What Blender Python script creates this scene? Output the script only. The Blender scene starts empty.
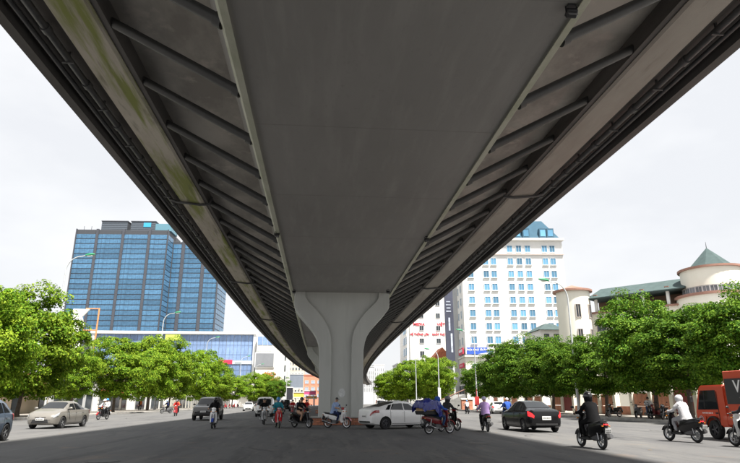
import bpy, bmesh, math, random
import numpy as np
from mathutils import Vector, Matrix
random.seed(7)
sc = bpy.context.scene
col = sc.collection
PI = math.pi
R = math.radians

# ------------------------------------------------------------------ camera
FPX, CX, CY, CAMH = 576.0, 370.0, 231.5, 1.38
PITCH = math.atan(171.0 / FPX)
YAW = math.atan(51.0 / (FPX / math.cos(PITCH)))
cam_d = bpy.data.cameras.new('camera')
cam = bpy.data.objects.new('camera', cam_d)
col.objects.link(cam)
cam.location = (0, 0, CAMH)
cam.rotation_euler = (PI / 2 + PITCH, 0, -YAW)
cam_d.sensor_width = 36
cam_d.lens = 36 * FPX / 740
cam_d.clip_end = 4000
cam_d.clip_start = 0.05
sc.camera = cam

# ------------------------------------------------------------------ sky and sun
SUN_TO = Vector((0.27, -0.42, 1.0)).normalized()
w = bpy.data.worlds.new('World')
sc.world = w
w.use_nodes = True
nt = w.node_tree
nt.nodes.clear()
wo = nt.nodes.new('ShaderNodeOutputWorld')
bg = nt.nodes.new('ShaderNodeBackground')
sky = nt.nodes.new('ShaderNodeTexSky')
sky.sky_type = 'NISHITA'
sky.sun_disc = False
sky.sun_elevation = math.asin(SUN_TO.z)
sky.sun_rotation = math.atan2(SUN_TO.x, SUN_TO.y)
sky.dust_density = 4.0
tc = nt.nodes.new('ShaderNodeTexCoord')
nz = nt.nodes.new('ShaderNodeTexNoise')
nz.inputs['Scale'].default_value = 2.2
nz.inputs['Detail'].default_value = 5
nz.inputs['Roughness'].default_value = 0.55
mp = nt.nodes.new('ShaderNodeMapping')
mp.inputs['Scale'].default_value = (1, 1, 2.2)
nt.links.new(tc.outputs['Generated'], mp.inputs[0])
nt.links.new(mp.outputs[0], nz.inputs['Vector'])
cr = nt.nodes.new('ShaderNodeValToRGB')
cr.color_ramp.elements[0].position = 0.36
cr.color_ramp.elements[0].color = (0.50, 0.507, 0.522, 1)
cr.color_ramp.elements[1].position = 0.62
cr.color_ramp.elements[1].color = (0.585, 0.587, 0.59, 1)
nt.links.new(nz.outputs['Fac'], cr.inputs[0])
sc10 = nt.nodes.new('ShaderNodeVectorMath')
sc10.operation = 'SCALE'
sc10.inputs['Scale'].default_value = 7.4
nt.links.new(cr.outputs[0], sc10.inputs[0])
mx = nt.nodes.new('ShaderNodeMix')
mx.data_type = 'RGBA'
mx.inputs['Factor'].default_value = 0.93
nt.links.new(sky.outputs[0], mx.inputs[6])
nt.links.new(sc10.outputs[0], mx.inputs[7])
nt.links.new(mx.outputs[2], bg.inputs[0])
bg.inputs[1].default_value = 0.1
nt.links.new(bg.outputs[0], wo.inputs[0])

sl = bpy.data.lights.new('sun', 'SUN')
sl.energy = 4.6
sl.angle = R(3.5)
sl.color = (1, 0.955, 0.88)
so = bpy.data.objects.new('sun', sl)
col.objects.link(so)
so.rotation_euler = SUN_TO.to_track_quat('Z', 'Y').to_euler()
so.location = (30, -20, 90)

sc.view_settings.view_transform = 'Standard'
sc.view_settings.look = 'None'
sc.view_settings.gamma = 1
sc.view_settings.exposure = 1.3
sc.view_settings.use_curve_mapping = False
sc.render.engine = 'CYCLES'
sc.cycles.use_denoising = True
sc.cycles.max_bounces = 8
sc.cycles.diffuse_bounces = 4
sc.cycles.transparent_max_bounces = 8

# ------------------------------------------------------------------ pixel helpers
_F = Vector((math.sin(YAW) * math.cos(PITCH), math.cos(YAW) * math.cos(PITCH), math.sin(PITCH)))
_Rv = Vector((math.cos(YAW), -math.sin(YAW), 0))
_U = _Rv.cross(_F)
C0 = Vector((0, 0, CAMH))

def ray(px, py):
    return _F + _Rv * ((px - CX) / FPX) + _U * (-(py - CY) / FPX)

def on_z(px, py, z=0.0):
    d = ray(px, py)
    return C0 + d * ((z - CAMH) / d.z)

def on_y(px, py, Y):
    d = ray(px, py)
    return C0 + d * (Y / d.y)

def shift(y):
    return max(0.0, y - 60.0) ** 2 / 4000.0

# ------------------------------------------------------------------ materials
MATS = {}

def mat(name, c, rough=0.6, metal=0.0, var=0.0, vscale=3.0, bump=0.0, bscale=40.0, coat=0.0, spec=0.5,
        emit=None, estr=0.0, c2=None, stretch=(1, 1, 1), world=False, rnd=0.0, trans=0.0, detail=4):
    if name in MATS:
        return MATS[name]
    m = bpy.data.materials.new(name)
    m.use_nodes = True
    t = m.node_tree
    b = t.nodes['Principled BSDF']
    b.inputs['Base Color'].default_value = (*c, 1)
    b.inputs['Roughness'].default_value = rough
    b.inputs['Metallic'].default_value = metal
    b.inputs['Specular IOR Level'].default_value = spec
    if coat:
        b.inputs['Coat Weight'].default_value = coat
        b.inputs['Coat Roughness'].default_value = 0.06
    if emit:
        b.inputs['Emission Color'].default_value = (*emit, 1)
        b.inputs['Emission Strength'].default_value = estr
    src = None
    if var or bump or c2:
        if world:
            g = t.nodes.new('ShaderNodeNewGeometry')
            o = g.outputs['Position']
        else:
            g = t.nodes.new('ShaderNodeTexCoord')
            o = g.outputs['Object']
        mpn = t.nodes.new('ShaderNodeMapping')
        mpn.inputs['Scale'].default_value = stretch
        t.links.new(o, mpn.inputs[0])
        src = mpn.outputs[0]
    last = None
    if var or c2:
        n = t.nodes.new('ShaderNodeTexNoise')
        n.inputs['Scale'].default_value = vscale
        n.inputs['Detail'].default_value = detail
        n.inputs['Roughness'].default_value = 0.65
        t.links.new(src, n.inputs['Vector'])
        rp = t.nodes.new('ShaderNodeValToRGB')
        rp.color_ramp.elements[0].position = 0.3
        rp.color_ramp.elements[1].position = 0.7
        a = c2 if c2 else tuple(x * (1 - var) for x in c)
        e = c if c2 else tuple(min(1, x * (1 + var)) for x in c)
        rp.color_ramp.elements[0].color = (*a, 1)
        rp.color_ramp.elements[1].color = (*e, 1)
        t.links.new(n.outputs['Fac'], rp.inputs[0])
        last = rp.outputs[0]
    if rnd:
        oi = t.nodes.new('ShaderNodeObjectInfo')
        mr = t.nodes.new('ShaderNodeMapRange')
        mr.inputs['To Min'].default_value = 1 - rnd
        mr.inputs['To Max'].default_value = 1 + rnd
        t.links.new(oi.outputs['Random'], mr.inputs[0])
        vm = t.nodes.new('ShaderNodeVectorMath')
        vm.operation = 'SCALE'
        if last:
            t.links.new(last, vm.inputs[0])
        else:
            vm.inputs[0].default_value = c
        t.links.new(mr.outputs[0], vm.inputs['Scale'])
        last = vm.outputs[0]
    if last:
        t.links.new(last, b.inputs['Base Color'])
    if bump:
        n2 = t.nodes.new('ShaderNodeTexNoise')
        n2.inputs['Scale'].default_value = bscale
        n2.inputs['Detail'].default_value = 3
        t.links.new(src, n2.inputs['Vector'])
        bp = t.nodes.new('ShaderNodeBump')
        bp.inputs['Strength'].default_value = bump
        bp.inputs['Distance'].default_value = 0.02
        t.links.new(n2.outputs['Fac'], bp.inputs['Height'])
        t.links.new(bp.outputs[0], b.inputs['Normal'])
    MATS[name] = m
    return m

def mixnoise(t, src, scale, a, b, lo=0.35, hi=0.65, detail=5, prev=None, fac=1.0):
    """mix colour b over a (or over prev socket) where noise is high"""
    n = t.nodes.new('ShaderNodeTexNoise')
    n.inputs['Scale'].default_value = scale
    n.inputs['Detail'].default_value = detail
    n.inputs['Roughness'].default_value = 0.62
    t.links.new(src, n.inputs['Vector'])
    r = t.nodes.new('ShaderNodeMapRange')
    r.inputs['From Min'].default_value = lo
    r.inputs['From Max'].default_value = hi
    r.inputs['To Max'].default_value = fac
    t.links.new(n.outputs['Fac'], r.inputs[0])
    m = t.nodes.new('ShaderNodeMix')
    m.data_type = 'RGBA'
    t.links.new(r.outputs[0], m.inputs['Factor'])
    if prev is not None:
        t.links.new(prev, m.inputs[6])
    else:
        m.inputs[6].default_value = (*a, 1)
    m.inputs[7].default_value = (*b, 1)
    return m.outputs[2]

def layered(name, base, layers, rough=0.85, bump=0.3, bscale=30.0):
    """layers: (scale, colour, lo, hi, stretch, fac)"""
    m = bpy.data.materials.new(name)
    m.use_nodes = True
    t = m.node_tree
    b = t.nodes['Principled BSDF']
    b.inputs['Roughness'].default_value = rough
    b.inputs['Specular IOR Level'].default_value = 0.3
    g = t.nodes.new('ShaderNodeNewGeometry')
    prev = None
    for k, (s, c, lo, hi, st, fac) in enumerate(layers):
        mpn = t.nodes.new('ShaderNodeMapping')
        mpn.inputs['Scale'].default_value = st
        mpn.inputs['Location'].default_value = (k * 13.7, k * 5.1, 0)
        t.links.new(g.outputs['Position'], mpn.inputs[0])
        prev = mixnoise(t, mpn.outputs[0], s, base, c, lo, hi, 6, prev, fac)
    t.links.new(prev, b.inputs['Base Color'])
    if bump:
        n2 = t.nodes.new('ShaderNodeTexNoise')
        n2.inputs['Scale'].default_value = bscale
        n2.inputs['Detail'].default_value = 4
        t.links.new(g.outputs['Position'], n2.inputs['Vector'])
        bp = t.nodes.new('ShaderNodeBump')
        bp.inputs['Strength'].default_value = bump
        bp.inputs['Distance'].default_value = 0.02
        t.links.new(n2.outputs['Fac'], bp.inputs['Height'])
        t.links.new(bp.outputs[0], b.inputs['Normal'])
    MATS[name] = m
    return m

def glass(name, c, rough=0.06, rnd=0.0, spec=0.5, var=0.0):
    return mat(name, c, rough, 0, var, 0.6, spec=spec, rnd=rnd)

# ------------------------------------------------------------------ mesh builder
class MB:
    def __init__(s):
        s.v = []; s.f = []; s.m = []
    def add(s, vs, fs, mi=0):
        o = len(s.v)
        s.v += [tuple(p) for p in vs]
        s.f += [tuple(i + o for i in f) for f in fs]
        s.m += [mi] * len(fs)
        return s
    def box(s, c, d, rot=None, mi=0, top=None):
        """c centre, d full sizes; top=(sx,sy) scales the top face"""
        x, y, z = d[0] / 2, d[1] / 2, d[2] / 2
        tx, ty = top if top else (1, 1)
        vs = [(-x, -y, -z), (x, -y, -z), (x, y, -z), (-x, y, -z), (-x * tx, -y * ty, z), (x * tx, -y * ty, z), (x * tx, y * ty, z), (-x * tx, y * ty, z)]
        if rot is not None:
            vs = [rot @ Vector(p) for p in vs]
        vs = [(p[0] + c[0], p[1] + c[1], p[2] + c[2]) for p in vs]
        return s.add(vs, [(3, 2, 1, 0), (4, 5, 6, 7), (0, 1, 5, 4), (1, 2, 6, 5), (2, 3, 7, 6), (3, 0, 4, 7)], mi)
    def tube(s, pts, r, n=10, mi=0, caps=True):
        pts = [Vector(p) for p in pts]
        rs = r if isinstance(r, (list, tuple)) else [r] * len(pts)
        rings = []
        ref = Vector((0, 0, 1))
        d0 = (pts[-1] - pts[0]).normalized()
        if abs(d0.z) > 0.9:
            ref = Vector((1, 0, 0))
        for i, p in enumerate(pts):
            a = pts[max(0, i - 1)]; b = pts[min(len(pts) - 1, i + 1)]
            d = (b - a).normalized()
            u = d.cross(ref)
            if u.length < 1e-4:
                u = d.cross(Vector((0, 1, 0)))
            u.normalize()
            vv = u.cross(d).normalized()
            rings.append([p + (u * math.cos(2 * PI * k / n) + vv * math.sin(2 * PI * k / n)) * rs[i] for k in range(n)])
        return s.loft(rings, True, caps, mi)
    def loft(s, rings, closed=True, caps=True, mi=0):
        n = len(rings[0])
        vs = [p for r in rings for p in r]
        fs = []
        for i in range(len(rings) - 1):
            for k in range(n if closed else n - 1):
                k2 = (k + 1) % n
                fs.append((i * n + k, i * n + k2, (i + 1) * n + k2, (i + 1) * n + k))
        if caps and closed:
            fs.append(tuple(range(n - 1, -1, -1)))
            fs.append(tuple((len(rings) - 1) * n + k for k in range(n)))
        return s.add(vs, fs, mi)
    def lathe(s, prof, n=20, mi=0, c=(0, 0, 0), axis='z'):
        """prof: (r, h) pairs"""
        rings = []
        for k in range(n):
            a = 2 * PI * k / n
            rg = []
            for r, h in prof:
                if axis == 'z':
                    rg.append((c[0] + r * math.cos(a), c[1] + r * math.sin(a), c[2] + h))
                else:
                    rg.append((c[0] + r * math.cos(a), c[1] + h, c[2] + r * math.sin(a)))
            rings.append(rg)
        rings.append(rings[0])
        m = len(prof)
        o = len(s.v)
        for rg in rings[:-1]:
            s.v += rg
        for k in range(n):
            k2 = (k + 1) % n
            for j in range(m - 1):
                f = (o + k * m + j, o + k2 * m + j, o + k2 * m + j + 1, o + k * m + j + 1)
                if axis == 'y':
                    f = f[::-1]
                s.f.append(f); s.m.append(mi)
        return s
    def ball(s, c, r, n=12, m=8, mi=0, rot=None, z0=-1.0):
        rings = []
        for j in range(m + 1):
            ph = math.asin(z0) + (PI / 2 - math.asin(z0)) * j / m
            rg = []
            for k in range(n):
                a = 2 * PI * k / n
                p = Vector((math.cos(a) * math.cos(ph) * r[0], math.sin(a) * math.cos(ph) * r[1], math.sin(ph) * r[2]))
                if rot is not None:
                    p = rot @ p
                rg.append(p + Vector(c))
            rings.append(rg)
        return s.loft(rings, True, True, mi)
    def prism(s, prof, y0, y1, mi=0, sc1=1.0, axis='y'):
        """polygon in (x,z) extruded along y"""
        n = len(prof)
        area = sum(prof[i][0] * prof[(i + 1) % n][1] - prof[(i + 1) % n][0] * prof[i][1] for i in range(n))
        if area < 0:
            prof = prof[::-1]
        if axis == 'y':
            a = [(p[0], y0, p[1]) for p in prof]; b = [(p[0], y1, p[1]) for p in prof]
        elif axis == 'x':
            a = [(y1, p[0], p[1]) for p in prof]; b = [(y0, p[0], p[1]) for p in prof]
        else:
            a = [(p[0], p[1], y1) for p in prof]; b = [(p[0], p[1], y0) for p in prof]
        fs = [tuple(range(n)), tuple(range(2 * n - 1, n - 1, -1))]
        for k in range(n):
            k2 = (k + 1) % n
            fs.append((k2, k, n + k, n + k2))
        return s.add(a + b, fs, mi)
    def mesh(s, name, mats, bevel=0.0, smooth=None, seg=1, fix=True):
        me = bpy.data.meshes.new(name)
        me.from_pydata(s.v, [], s.f)
        me.polygons.foreach_set('material_index', s.m)
        if fix or bevel:
            bm = bmesh.new(); bm.from_mesh(me)
            if bevel:
                bmesh.ops.remove_doubles(bm, verts=bm.verts, dist=1e-5)
                es = [e for e in bm.edges if len(e.link_faces) == 2 and e.calc_face_angle(0) > 0.6]
                try:
                    bmesh.ops.bevel(bm, geom=es, offset=bevel, segments=seg, affect='EDGES', clamp_overlap=True)
                except Exception:
                    pass
            bmesh.ops.recalc_face_normals(bm, faces=bm.faces)
            bm.to_mesh(me); bm.free()
        if smooth is not None:
            me.polygons.foreach_set('use_smooth', [True] * len(me.polygons))
            me.set_sharp_from_angle(angle=R(smooth))
        for m in (mats if isinstance(mats, (list, tuple)) else [mats]):
            me.materials.append(m)
        me.update()
        return me
    def build(s, name, mats, parent=None, loc=None, bevel=0.0, smooth=None, seg=1, fix=True):
        o = bpy.data.objects.new(name, s.mesh(name, mats, bevel, smooth, seg, fix))
        col.objects.link(o)
        if parent: o.parent = parent
        if loc: o.location = loc
        return o

def inst(name, me, parent=None, loc=(0, 0, 0), rz=0.0, scale=None):
    o = bpy.data.objects.new(name, me)
    col.objects.link(o)
    if parent: o.parent = parent
    o.location = loc
    o.rotation_euler.z = rz
    if scale: o.scale = scale
    return o

def tag(o, label=None, cat=None, group=None, kind=None):
    if label: o['label'] = label
    if cat: o['category'] = cat
    if group: o['group'] = group
    if kind: o['kind'] = kind
    return o

def thing(name, label, cat, loc=(0, 0, 0), rz=0.0, group=None):
    o = bpy.data.objects.new(name, None)
    col.objects.link(o)
    o.location = loc
    o.rotation_euler.z = rz
    o.empty_display_size = 0.3
    return tag(o, label, cat, group)

def copy_tree(o, parent=None):
    c = o.copy()
    col.objects.link(c)
    c.parent = parent
    for ch in o.children:
        copy_tree(ch, c)
    return c

def text(s, name, size, m, parent, loc, rot, depth=0.02, align='CENTER', sx=1.0):
    cu = bpy.data.curves.new(name, 'FONT')
    cu.body = s
    cu.size = size
    cu.extrude = depth
    cu.align_x = align
    cu.align_y = 'CENTER'
    cu.offset = size * 0.012
    o = bpy.data.objects.new(name, cu)
    col.objects.link(o)
    bpy.context.view_layer.update()
    me = bpy.data.meshes.new_from_object(o.evaluated_get(bpy.context.evaluated_depsgraph_get()))
    bpy.data.objects.remove(o)
    me.materials.clear()
    me.materials.append(m)
    me.polygons.foreach_set('material_index', [0] * len(me.polygons))
    o = inst(name, me, parent, loc)
    o.rotation_euler = rot
    o.scale.x = sx
    return o

# ------------------------------------------------------------------ ground, road, pavements
M_asph = layered('asphalt', (0.10, 0.10, 0.103), [
    (0.22, (0.135, 0.133, 0.13), 0.38, 0.62, (1, 0.3, 1), 1.0),
    (0.9, (0.065, 0.065, 0.067), 0.50, 0.66, (1, 0.10, 1), 0.75),
    (2.6, (0.165, 0.16, 0.15), 0.54, 0.68, (1, 0.14, 1), 0.6),
    (60, (0.22, 0.22, 0.21), 0.56, 0.68, (1, 1, 1), 0.6),
    (0.8, (0.20, 0.155, 0.125), 0.62, 0.74, (1, 0.8, 1), 0.6),
    (7.0, (0.045, 0.045, 0.045), 0.60, 0.70, (0.6, 1, 1), 0.6),
], rough=0.82, bump=0.5, bscale=60)
M_pave = layered('paving', (0.30, 0.28, 0.25), [
    (0.8, (0.23, 0.21, 0.19), 0.4, 0.65, (1, 1, 1), 0.9),
    (9, (0.36, 0.33, 0.3), 0.5, 0.7, (1, 1, 1), 0.6)], rough=0.9, bump=0.25, bscale=12)
M_kerb = layered('kerb_stone', (0.36, 0.35, 0.33), [(2.0, (0.25, 0.24, 0.22), 0.45, 0.7, (1, 1, 1), 0.8)], rough=0.9)

b = MB()
NX, NY = 24, 40
b.add([(-1500, -300, 0), (1500, -300, 0), (1500, 2600, 0), (-1500, 2600, 0)], [(0, 1, 2, 3)])
tag(b.build('road', M_asph), 'wide grey asphalt road running under and beside the flyover', None, None, 'structure')

KL, KR = -24.5, 24.3
M_asph2 = layered('asphalt_darker', (0.095, 0.095, 0.098), [  # second asphalt tone, slightly darker, for the strip below the deck
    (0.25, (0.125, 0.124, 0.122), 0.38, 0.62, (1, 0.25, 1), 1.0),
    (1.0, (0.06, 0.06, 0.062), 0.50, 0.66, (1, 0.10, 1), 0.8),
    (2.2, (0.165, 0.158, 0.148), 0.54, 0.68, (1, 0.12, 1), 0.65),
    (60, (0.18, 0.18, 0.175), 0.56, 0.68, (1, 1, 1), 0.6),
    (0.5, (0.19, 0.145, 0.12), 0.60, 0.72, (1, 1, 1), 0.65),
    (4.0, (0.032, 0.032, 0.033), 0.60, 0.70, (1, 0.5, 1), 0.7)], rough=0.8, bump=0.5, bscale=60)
def ribbon(name, m, x0, x1, ys, z0, z1):
    q = MB()
    rings = [[(x0 + shift(y), y, z0), (x1 + shift(y), y, z0), (x1 + shift(y), y, z1), (x0 + shift(y), y, z1)] for y in ys]
    q.loft(rings)
    return q.build(name, m)

ysL = list(range(-20, 90, 20)) + list(range(90, 330, 15))
o = ribbon('pavement_left', M_pave, KL - 9, KL - 0.25, ysL, -0.05, 0.15); tag(o, kind='structure')
o = ribbon('pavement_right', M_pave, KR + 0.25, KR + 14, [y for y in ysL if y < 112], -0.05, 0.15); tag(o, kind='structure')
o = ribbon('pavement_right_far', M_pave, KR + 0.25, KR + 9, [y for y in ysL if y >= 118], -0.05, 0.15); tag(o, kind='structure')

def kerb(name, x, y0, y1):
    k = bpy.data.objects.new(name, None); col.objects.link(k); tag(k, kind='structure')
    me = MB().box((0, 0, 0.06), (0.24, 0.975, 0.24)).mesh('kerb_stone', M_kerb, bevel=0.02)
    y = y0
    while y < y1:
        inst('kerb_stone', me, k, (x + shift(y), y, random.uniform(-0.006, 0.006)), random.uniform(-.006, .006))
        y += 1.0
    return k
kerb('kerb_left', KL - 0.12, 24, 150)
kerb('kerb_right', KR + 0.12, 18, 110)

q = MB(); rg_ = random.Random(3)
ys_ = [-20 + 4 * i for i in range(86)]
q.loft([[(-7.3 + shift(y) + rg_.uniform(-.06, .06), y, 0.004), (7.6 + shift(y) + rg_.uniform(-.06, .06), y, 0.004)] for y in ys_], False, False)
tag(q.build('road_strip', M_asph2), 'darker asphalt strip under the flyover', None, None, 'structure')
q = MB()
for k in range(26):
    # thin bitumen crack seals wandering along the road
    x = rg_.uniform(-20, 20); y = rg_.uniform(7, 55); a = rg_.choice((PI / 2, PI / 2, 0)) + rg_.uniform(-.3, .3)
    pts = []
    for j in range(rg_.randint(6, 14)):
        pts.append((x, y)); a += rg_.uniform(-.35, .35); x += math.cos(a) * .5; y += math.sin(a) * .5
    wd = rg_.uniform(.015, .035)
    q.loft([[(px_ - wd * rg_.uniform(.6, 1.3), py_, .0085), (px_ + wd, py_ + .01, .0085)] for px_, py_ in pts], False, False)
tag(q.build('crack_seal', mat('bitumen', (.03, .03, .031), .6)), 'thin dark bitumen crack seals on the asphalt', 'crack', None, 'stuff')
for i, (mx_, my_) in enumerate(((-5.2, 15.5), (5.6, 21.0), (13.0, 34.0))):
    t = thing('manhole_cover', ['round iron manhole cover in the left foreground shade', 'round iron manhole cover right of centre on the dark asphalt', 'round iron manhole cover on the sunlit right lane'][i], 'manhole', (mx_, my_, .008), .3, 'manhole covers')
    MB().lathe([(0, -.02), (.40, -.02), (.40, .006), (.36, .006), (.36, .0), (0, .0)], 28).build('rim', mat('cast_iron', (.07, .065, .06), .6, .5, .3, 8), t)
    MB().lathe([(0, .001), (.345, .001), (.345, .007), (0, .007)], 28).build('lid', mat('cast_iron', (.07, .065, .06)), t)
q = MB()
for k in range(420):
    sd = rg_.choice((-1, 1)); y = rg_.uniform(14, 90)
    x = (KL + abs(rg_.gauss(0, .9)) + .05) if sd < 0 else (KR - abs(rg_.gauss(0, .9)) - .05)
    if k % 6 == 0: x = rg_.uniform(-20, 20); y = rg_.uniform(8, 40)
    a = rg_.uniform(0, 6.28); l = rg_.uniform(.04, .09)
    c_, s_ = math.cos(a) * l, math.sin(a) * l
    q.add([(x - c_, y - s_, .012), (x - s_ * .4, y + c_ * .4, .02), (x + c_, y + s_, .014), (x + s_ * .4, y - c_ * .4, .018)], [(0, 1, 2, 3)], k % 3)
tag(q.build('leaf_litter', [mat('dry_leaf', (.25, .16, .06), .9), mat('yellow_leaf', (.4, .3, .06), .9), mat('pink_petal', (.5, .10, .16), .9)], fix=False), 'scattered dry leaves and pink petals on the asphalt', 'litter', None, 'stuff')
# traffic island far right under the mid-distance trees
b = MB()
pts = [(13 + 5.0 * (abs(math.cos(a)) ** .6) * math.copysign(1, math.cos(a)) + 4, 139 + 18 * (abs(math.sin(a)) ** .6) * math.copysign(1, math.sin(a))) for a in [2 * PI * k / 28 for k in range(28)]]
b.prism(pts, -0.05, 0.16, axis='z')
tag(b.build('traffic_island', M_pave, bevel=0.03), kind='structure')

# ------------------------------------------------------------------ viaduct
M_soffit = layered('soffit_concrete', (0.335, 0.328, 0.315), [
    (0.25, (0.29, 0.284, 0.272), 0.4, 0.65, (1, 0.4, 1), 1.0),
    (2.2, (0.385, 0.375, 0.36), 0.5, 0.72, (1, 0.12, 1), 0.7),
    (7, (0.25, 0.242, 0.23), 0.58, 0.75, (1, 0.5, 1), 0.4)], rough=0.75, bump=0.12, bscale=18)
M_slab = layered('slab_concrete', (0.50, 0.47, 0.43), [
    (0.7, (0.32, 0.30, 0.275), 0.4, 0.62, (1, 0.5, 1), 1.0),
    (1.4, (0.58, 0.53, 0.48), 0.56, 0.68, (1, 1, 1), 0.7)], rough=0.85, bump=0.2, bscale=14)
M_lip = layered('lip_concrete', (0.52, 0.52, 0.43), [  # yellowish concrete, lightened to carry sky light on the chamfer
    (1.1, (0.40, 0.42, 0.31), 0.45, 0.66, (1, 0.5, 1), 0.9),
    (6.0, (0.3, 0.29, 0.25), 0.6, 0.75, (1, 0.3, 1), 0.5)], rough=0.85)
M_beamL = layered('mossy_beam', (0.52, 0.48, 0.41), [
    (0.9, (0.40, 0.36, 0.30), 0.4, 0.65, (1, 0.35, 1), 0.9),
    (1.3, (0.22, 0.25, 0.06), 0.46, 0.60, (1.4, 0.12, 1), 0.92),
    (4.0, (0.13, 0.12, 0.09), 0.56, 0.7, (1, 0.12, 1), 0.55)], rough=0.9, bump=0.2)
M_beamR = layered('stained_beam', (0.37, 0.345, 0.31), [
    (0.7, (0.30, 0.27, 0.24), 0.4, 0.65, (1, 0.3, 1), 0.9),
    (3.0, (0.22, 0.2, 0.17), 0.56, 0.7, (1, 0.15, 1), 0.6)], rough=0.9, bump=0.2)
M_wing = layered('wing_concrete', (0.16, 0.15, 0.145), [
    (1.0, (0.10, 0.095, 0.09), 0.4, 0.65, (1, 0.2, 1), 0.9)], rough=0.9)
M_strut = mat('strut_steel', (0.04, 0.04, 0.04), 0.5, 0, 0.2, 3.0)
M_pipe = mat('drain_plastic', (0.06, 0.06, 0.062), 0.5, 0, 0.3, 2.0)
M_black = mat('black_metal', (0.02, 0.02, 0.022), 0.45)
M_pier = layered('pier_concrete', (0.50, 0.515, 0.49), [
    (0.5, (0.45, 0.46, 0.44), 0.4, 0.65, (1, 1, 0.3), 0.9),
    (3.0, (0.37, 0.38, 0.36), 0.55, 0.78, (1, 1, 0.12), 0.5)], rough=0.7, bump=0.08, bscale=16)

BC = 1.4
Y0, Y1, DY = -24.0, 326.0, 2.75
NST = int((Y1 - Y0) / DY)
def bpt(u, y, z):
    return (BC + u + shift(y), y, z)
STY = [Y0 + DY * i for i in range(NST + 1)]
via = thing('viaduct', 'long grey concrete flyover deck with tubular side struts overhead', 'bridge', (0, 0, 0))
def sweep(name, prof, m, parent=via, bevel=0):
    q = MB()
    q.loft([[bpt(u, y, z) for u, z in prof] for y in STY[::2] + ([STY[-1]] if len(STY) % 2 == 0 else [])])
    return q.build(name, m, parent)
ZS = 8.6
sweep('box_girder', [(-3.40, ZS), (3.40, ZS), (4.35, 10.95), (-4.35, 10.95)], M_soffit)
for s in (-1, 1):
    o = sweep('girder_edge_strip', [(s * 3.30, ZS - 0.07), (s * 3.47, ZS - 0.03), (s * 3.56, ZS + 0.10), (s * 3.36, ZS + 0.06)], M_lip)
    o = sweep('edge_beam', [(s * 7.0, 10.95), (s * 7.0, 10.40), (s * 7.1, 10.37), (s * 8.12, 10.50), (s * 8.18, 10.95)], M_beamL if s < 0 else M_beamR)
    o = sweep('beam_inner_shade', [(s * 6.82, 10.95), (s * 6.84, 10.43), (s * 6.997, 10.43), (s * 6.997, 10.95)], M_wing)  # dark strip painting shade onto the beam's inner face
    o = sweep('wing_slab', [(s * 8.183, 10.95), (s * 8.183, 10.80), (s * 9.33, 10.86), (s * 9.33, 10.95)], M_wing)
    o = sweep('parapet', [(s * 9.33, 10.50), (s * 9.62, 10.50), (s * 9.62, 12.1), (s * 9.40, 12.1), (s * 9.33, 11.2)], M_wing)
sweep('deck_slab', [(-9.327, 10.953), (9.327, 10.953), (9.327, 11.2), (-9.327, 11.2)], M_slab)

for k in range(26):
    y = 3.3 + 5.5 * k
    q = MB(); q.box((BC + shift(y), y, ZS - .001), (6.55, .022, .006)); q.build('segment_joint', mat('joint_sealant', (.27, .262, .25), .8), via)
# struts, each with its collar, every 2.75 m on both sides
NSTR = 82
for s in (-1, 1):
    a = Vector((s * 3.50, 0, ZS + 0.16)); c = Vector((s * 6.86, 0, 10.60))
    d = (c - a).normalized()
    q = MB().tube([a, c], 0.125, 14)
    me = q.mesh('strut', M_strut, smooth=40)
    q = MB().tube([a + d * 0.02, a + d * 0.2], 0.16, 14)
    mec = q.mesh('collar', M_strut, smooth=40)
    q = MB().box((0, 0, 0), (0.04, 0.42, 0.42)).mesh('plate', M_strut, bevel=0.01)
    for i in range(NSTR):
        y = 4.7 + i * 2.75
        st = inst('strut', me, via, (BC + shift(y), y, 0))
        if y < 60:
            inst('collar', mec, st)
# drain pipes under each wing, with couplings and brackets
for s in (-1, 1):
    q = MB(); q.tube([bpt(s * 8.62, y, 10.60) for y in STY], 0.10, 10)
    p1 = q.build('drain_pipe', M_pipe, via, smooth=50)
    q = MB(); q.tube([bpt(s * 9.05, y, 10.66) for y in STY], 0.07, 8)
    q.build('cable_conduit', M_pipe, via, smooth=50)
    me = MB().tube([(0, -0.11, 0), (0, 0.11, 0)], 0.135, 12).mesh('coupling', M_pipe, smooth=50)
    meb = MB().box((0, 0, 0.1), (0.06, 0.05, 0.25)).box((0, 0, -0.115), (0.32, 0.05, 0.03)).mesh('bracket', M_pipe)
    for i in range(90):
        y = 1.0 + i * 1.375
        inst('coupling' if i % 2 else 'bracket', me if i % 2 else meb, p1, bpt(s * 8.62, y, 10.60))
    # cross branches
    for y in ((26.2, 45.0, 66.0) if s < 0 else (24.0, 46.0, 67.0)):
        q = MB(); q.tube([bpt(s * 8.62, y, 10.55), bpt(s * 8.3, y, 10.42), bpt(s * 7.2, y, 10.30), bpt(s * 6.75, y, 10.34), bpt(s * 6.7, y, 10.7)], 0.06, 10)
        q.build('branch_pipe', M_pipe, via, smooth=50)

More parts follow.
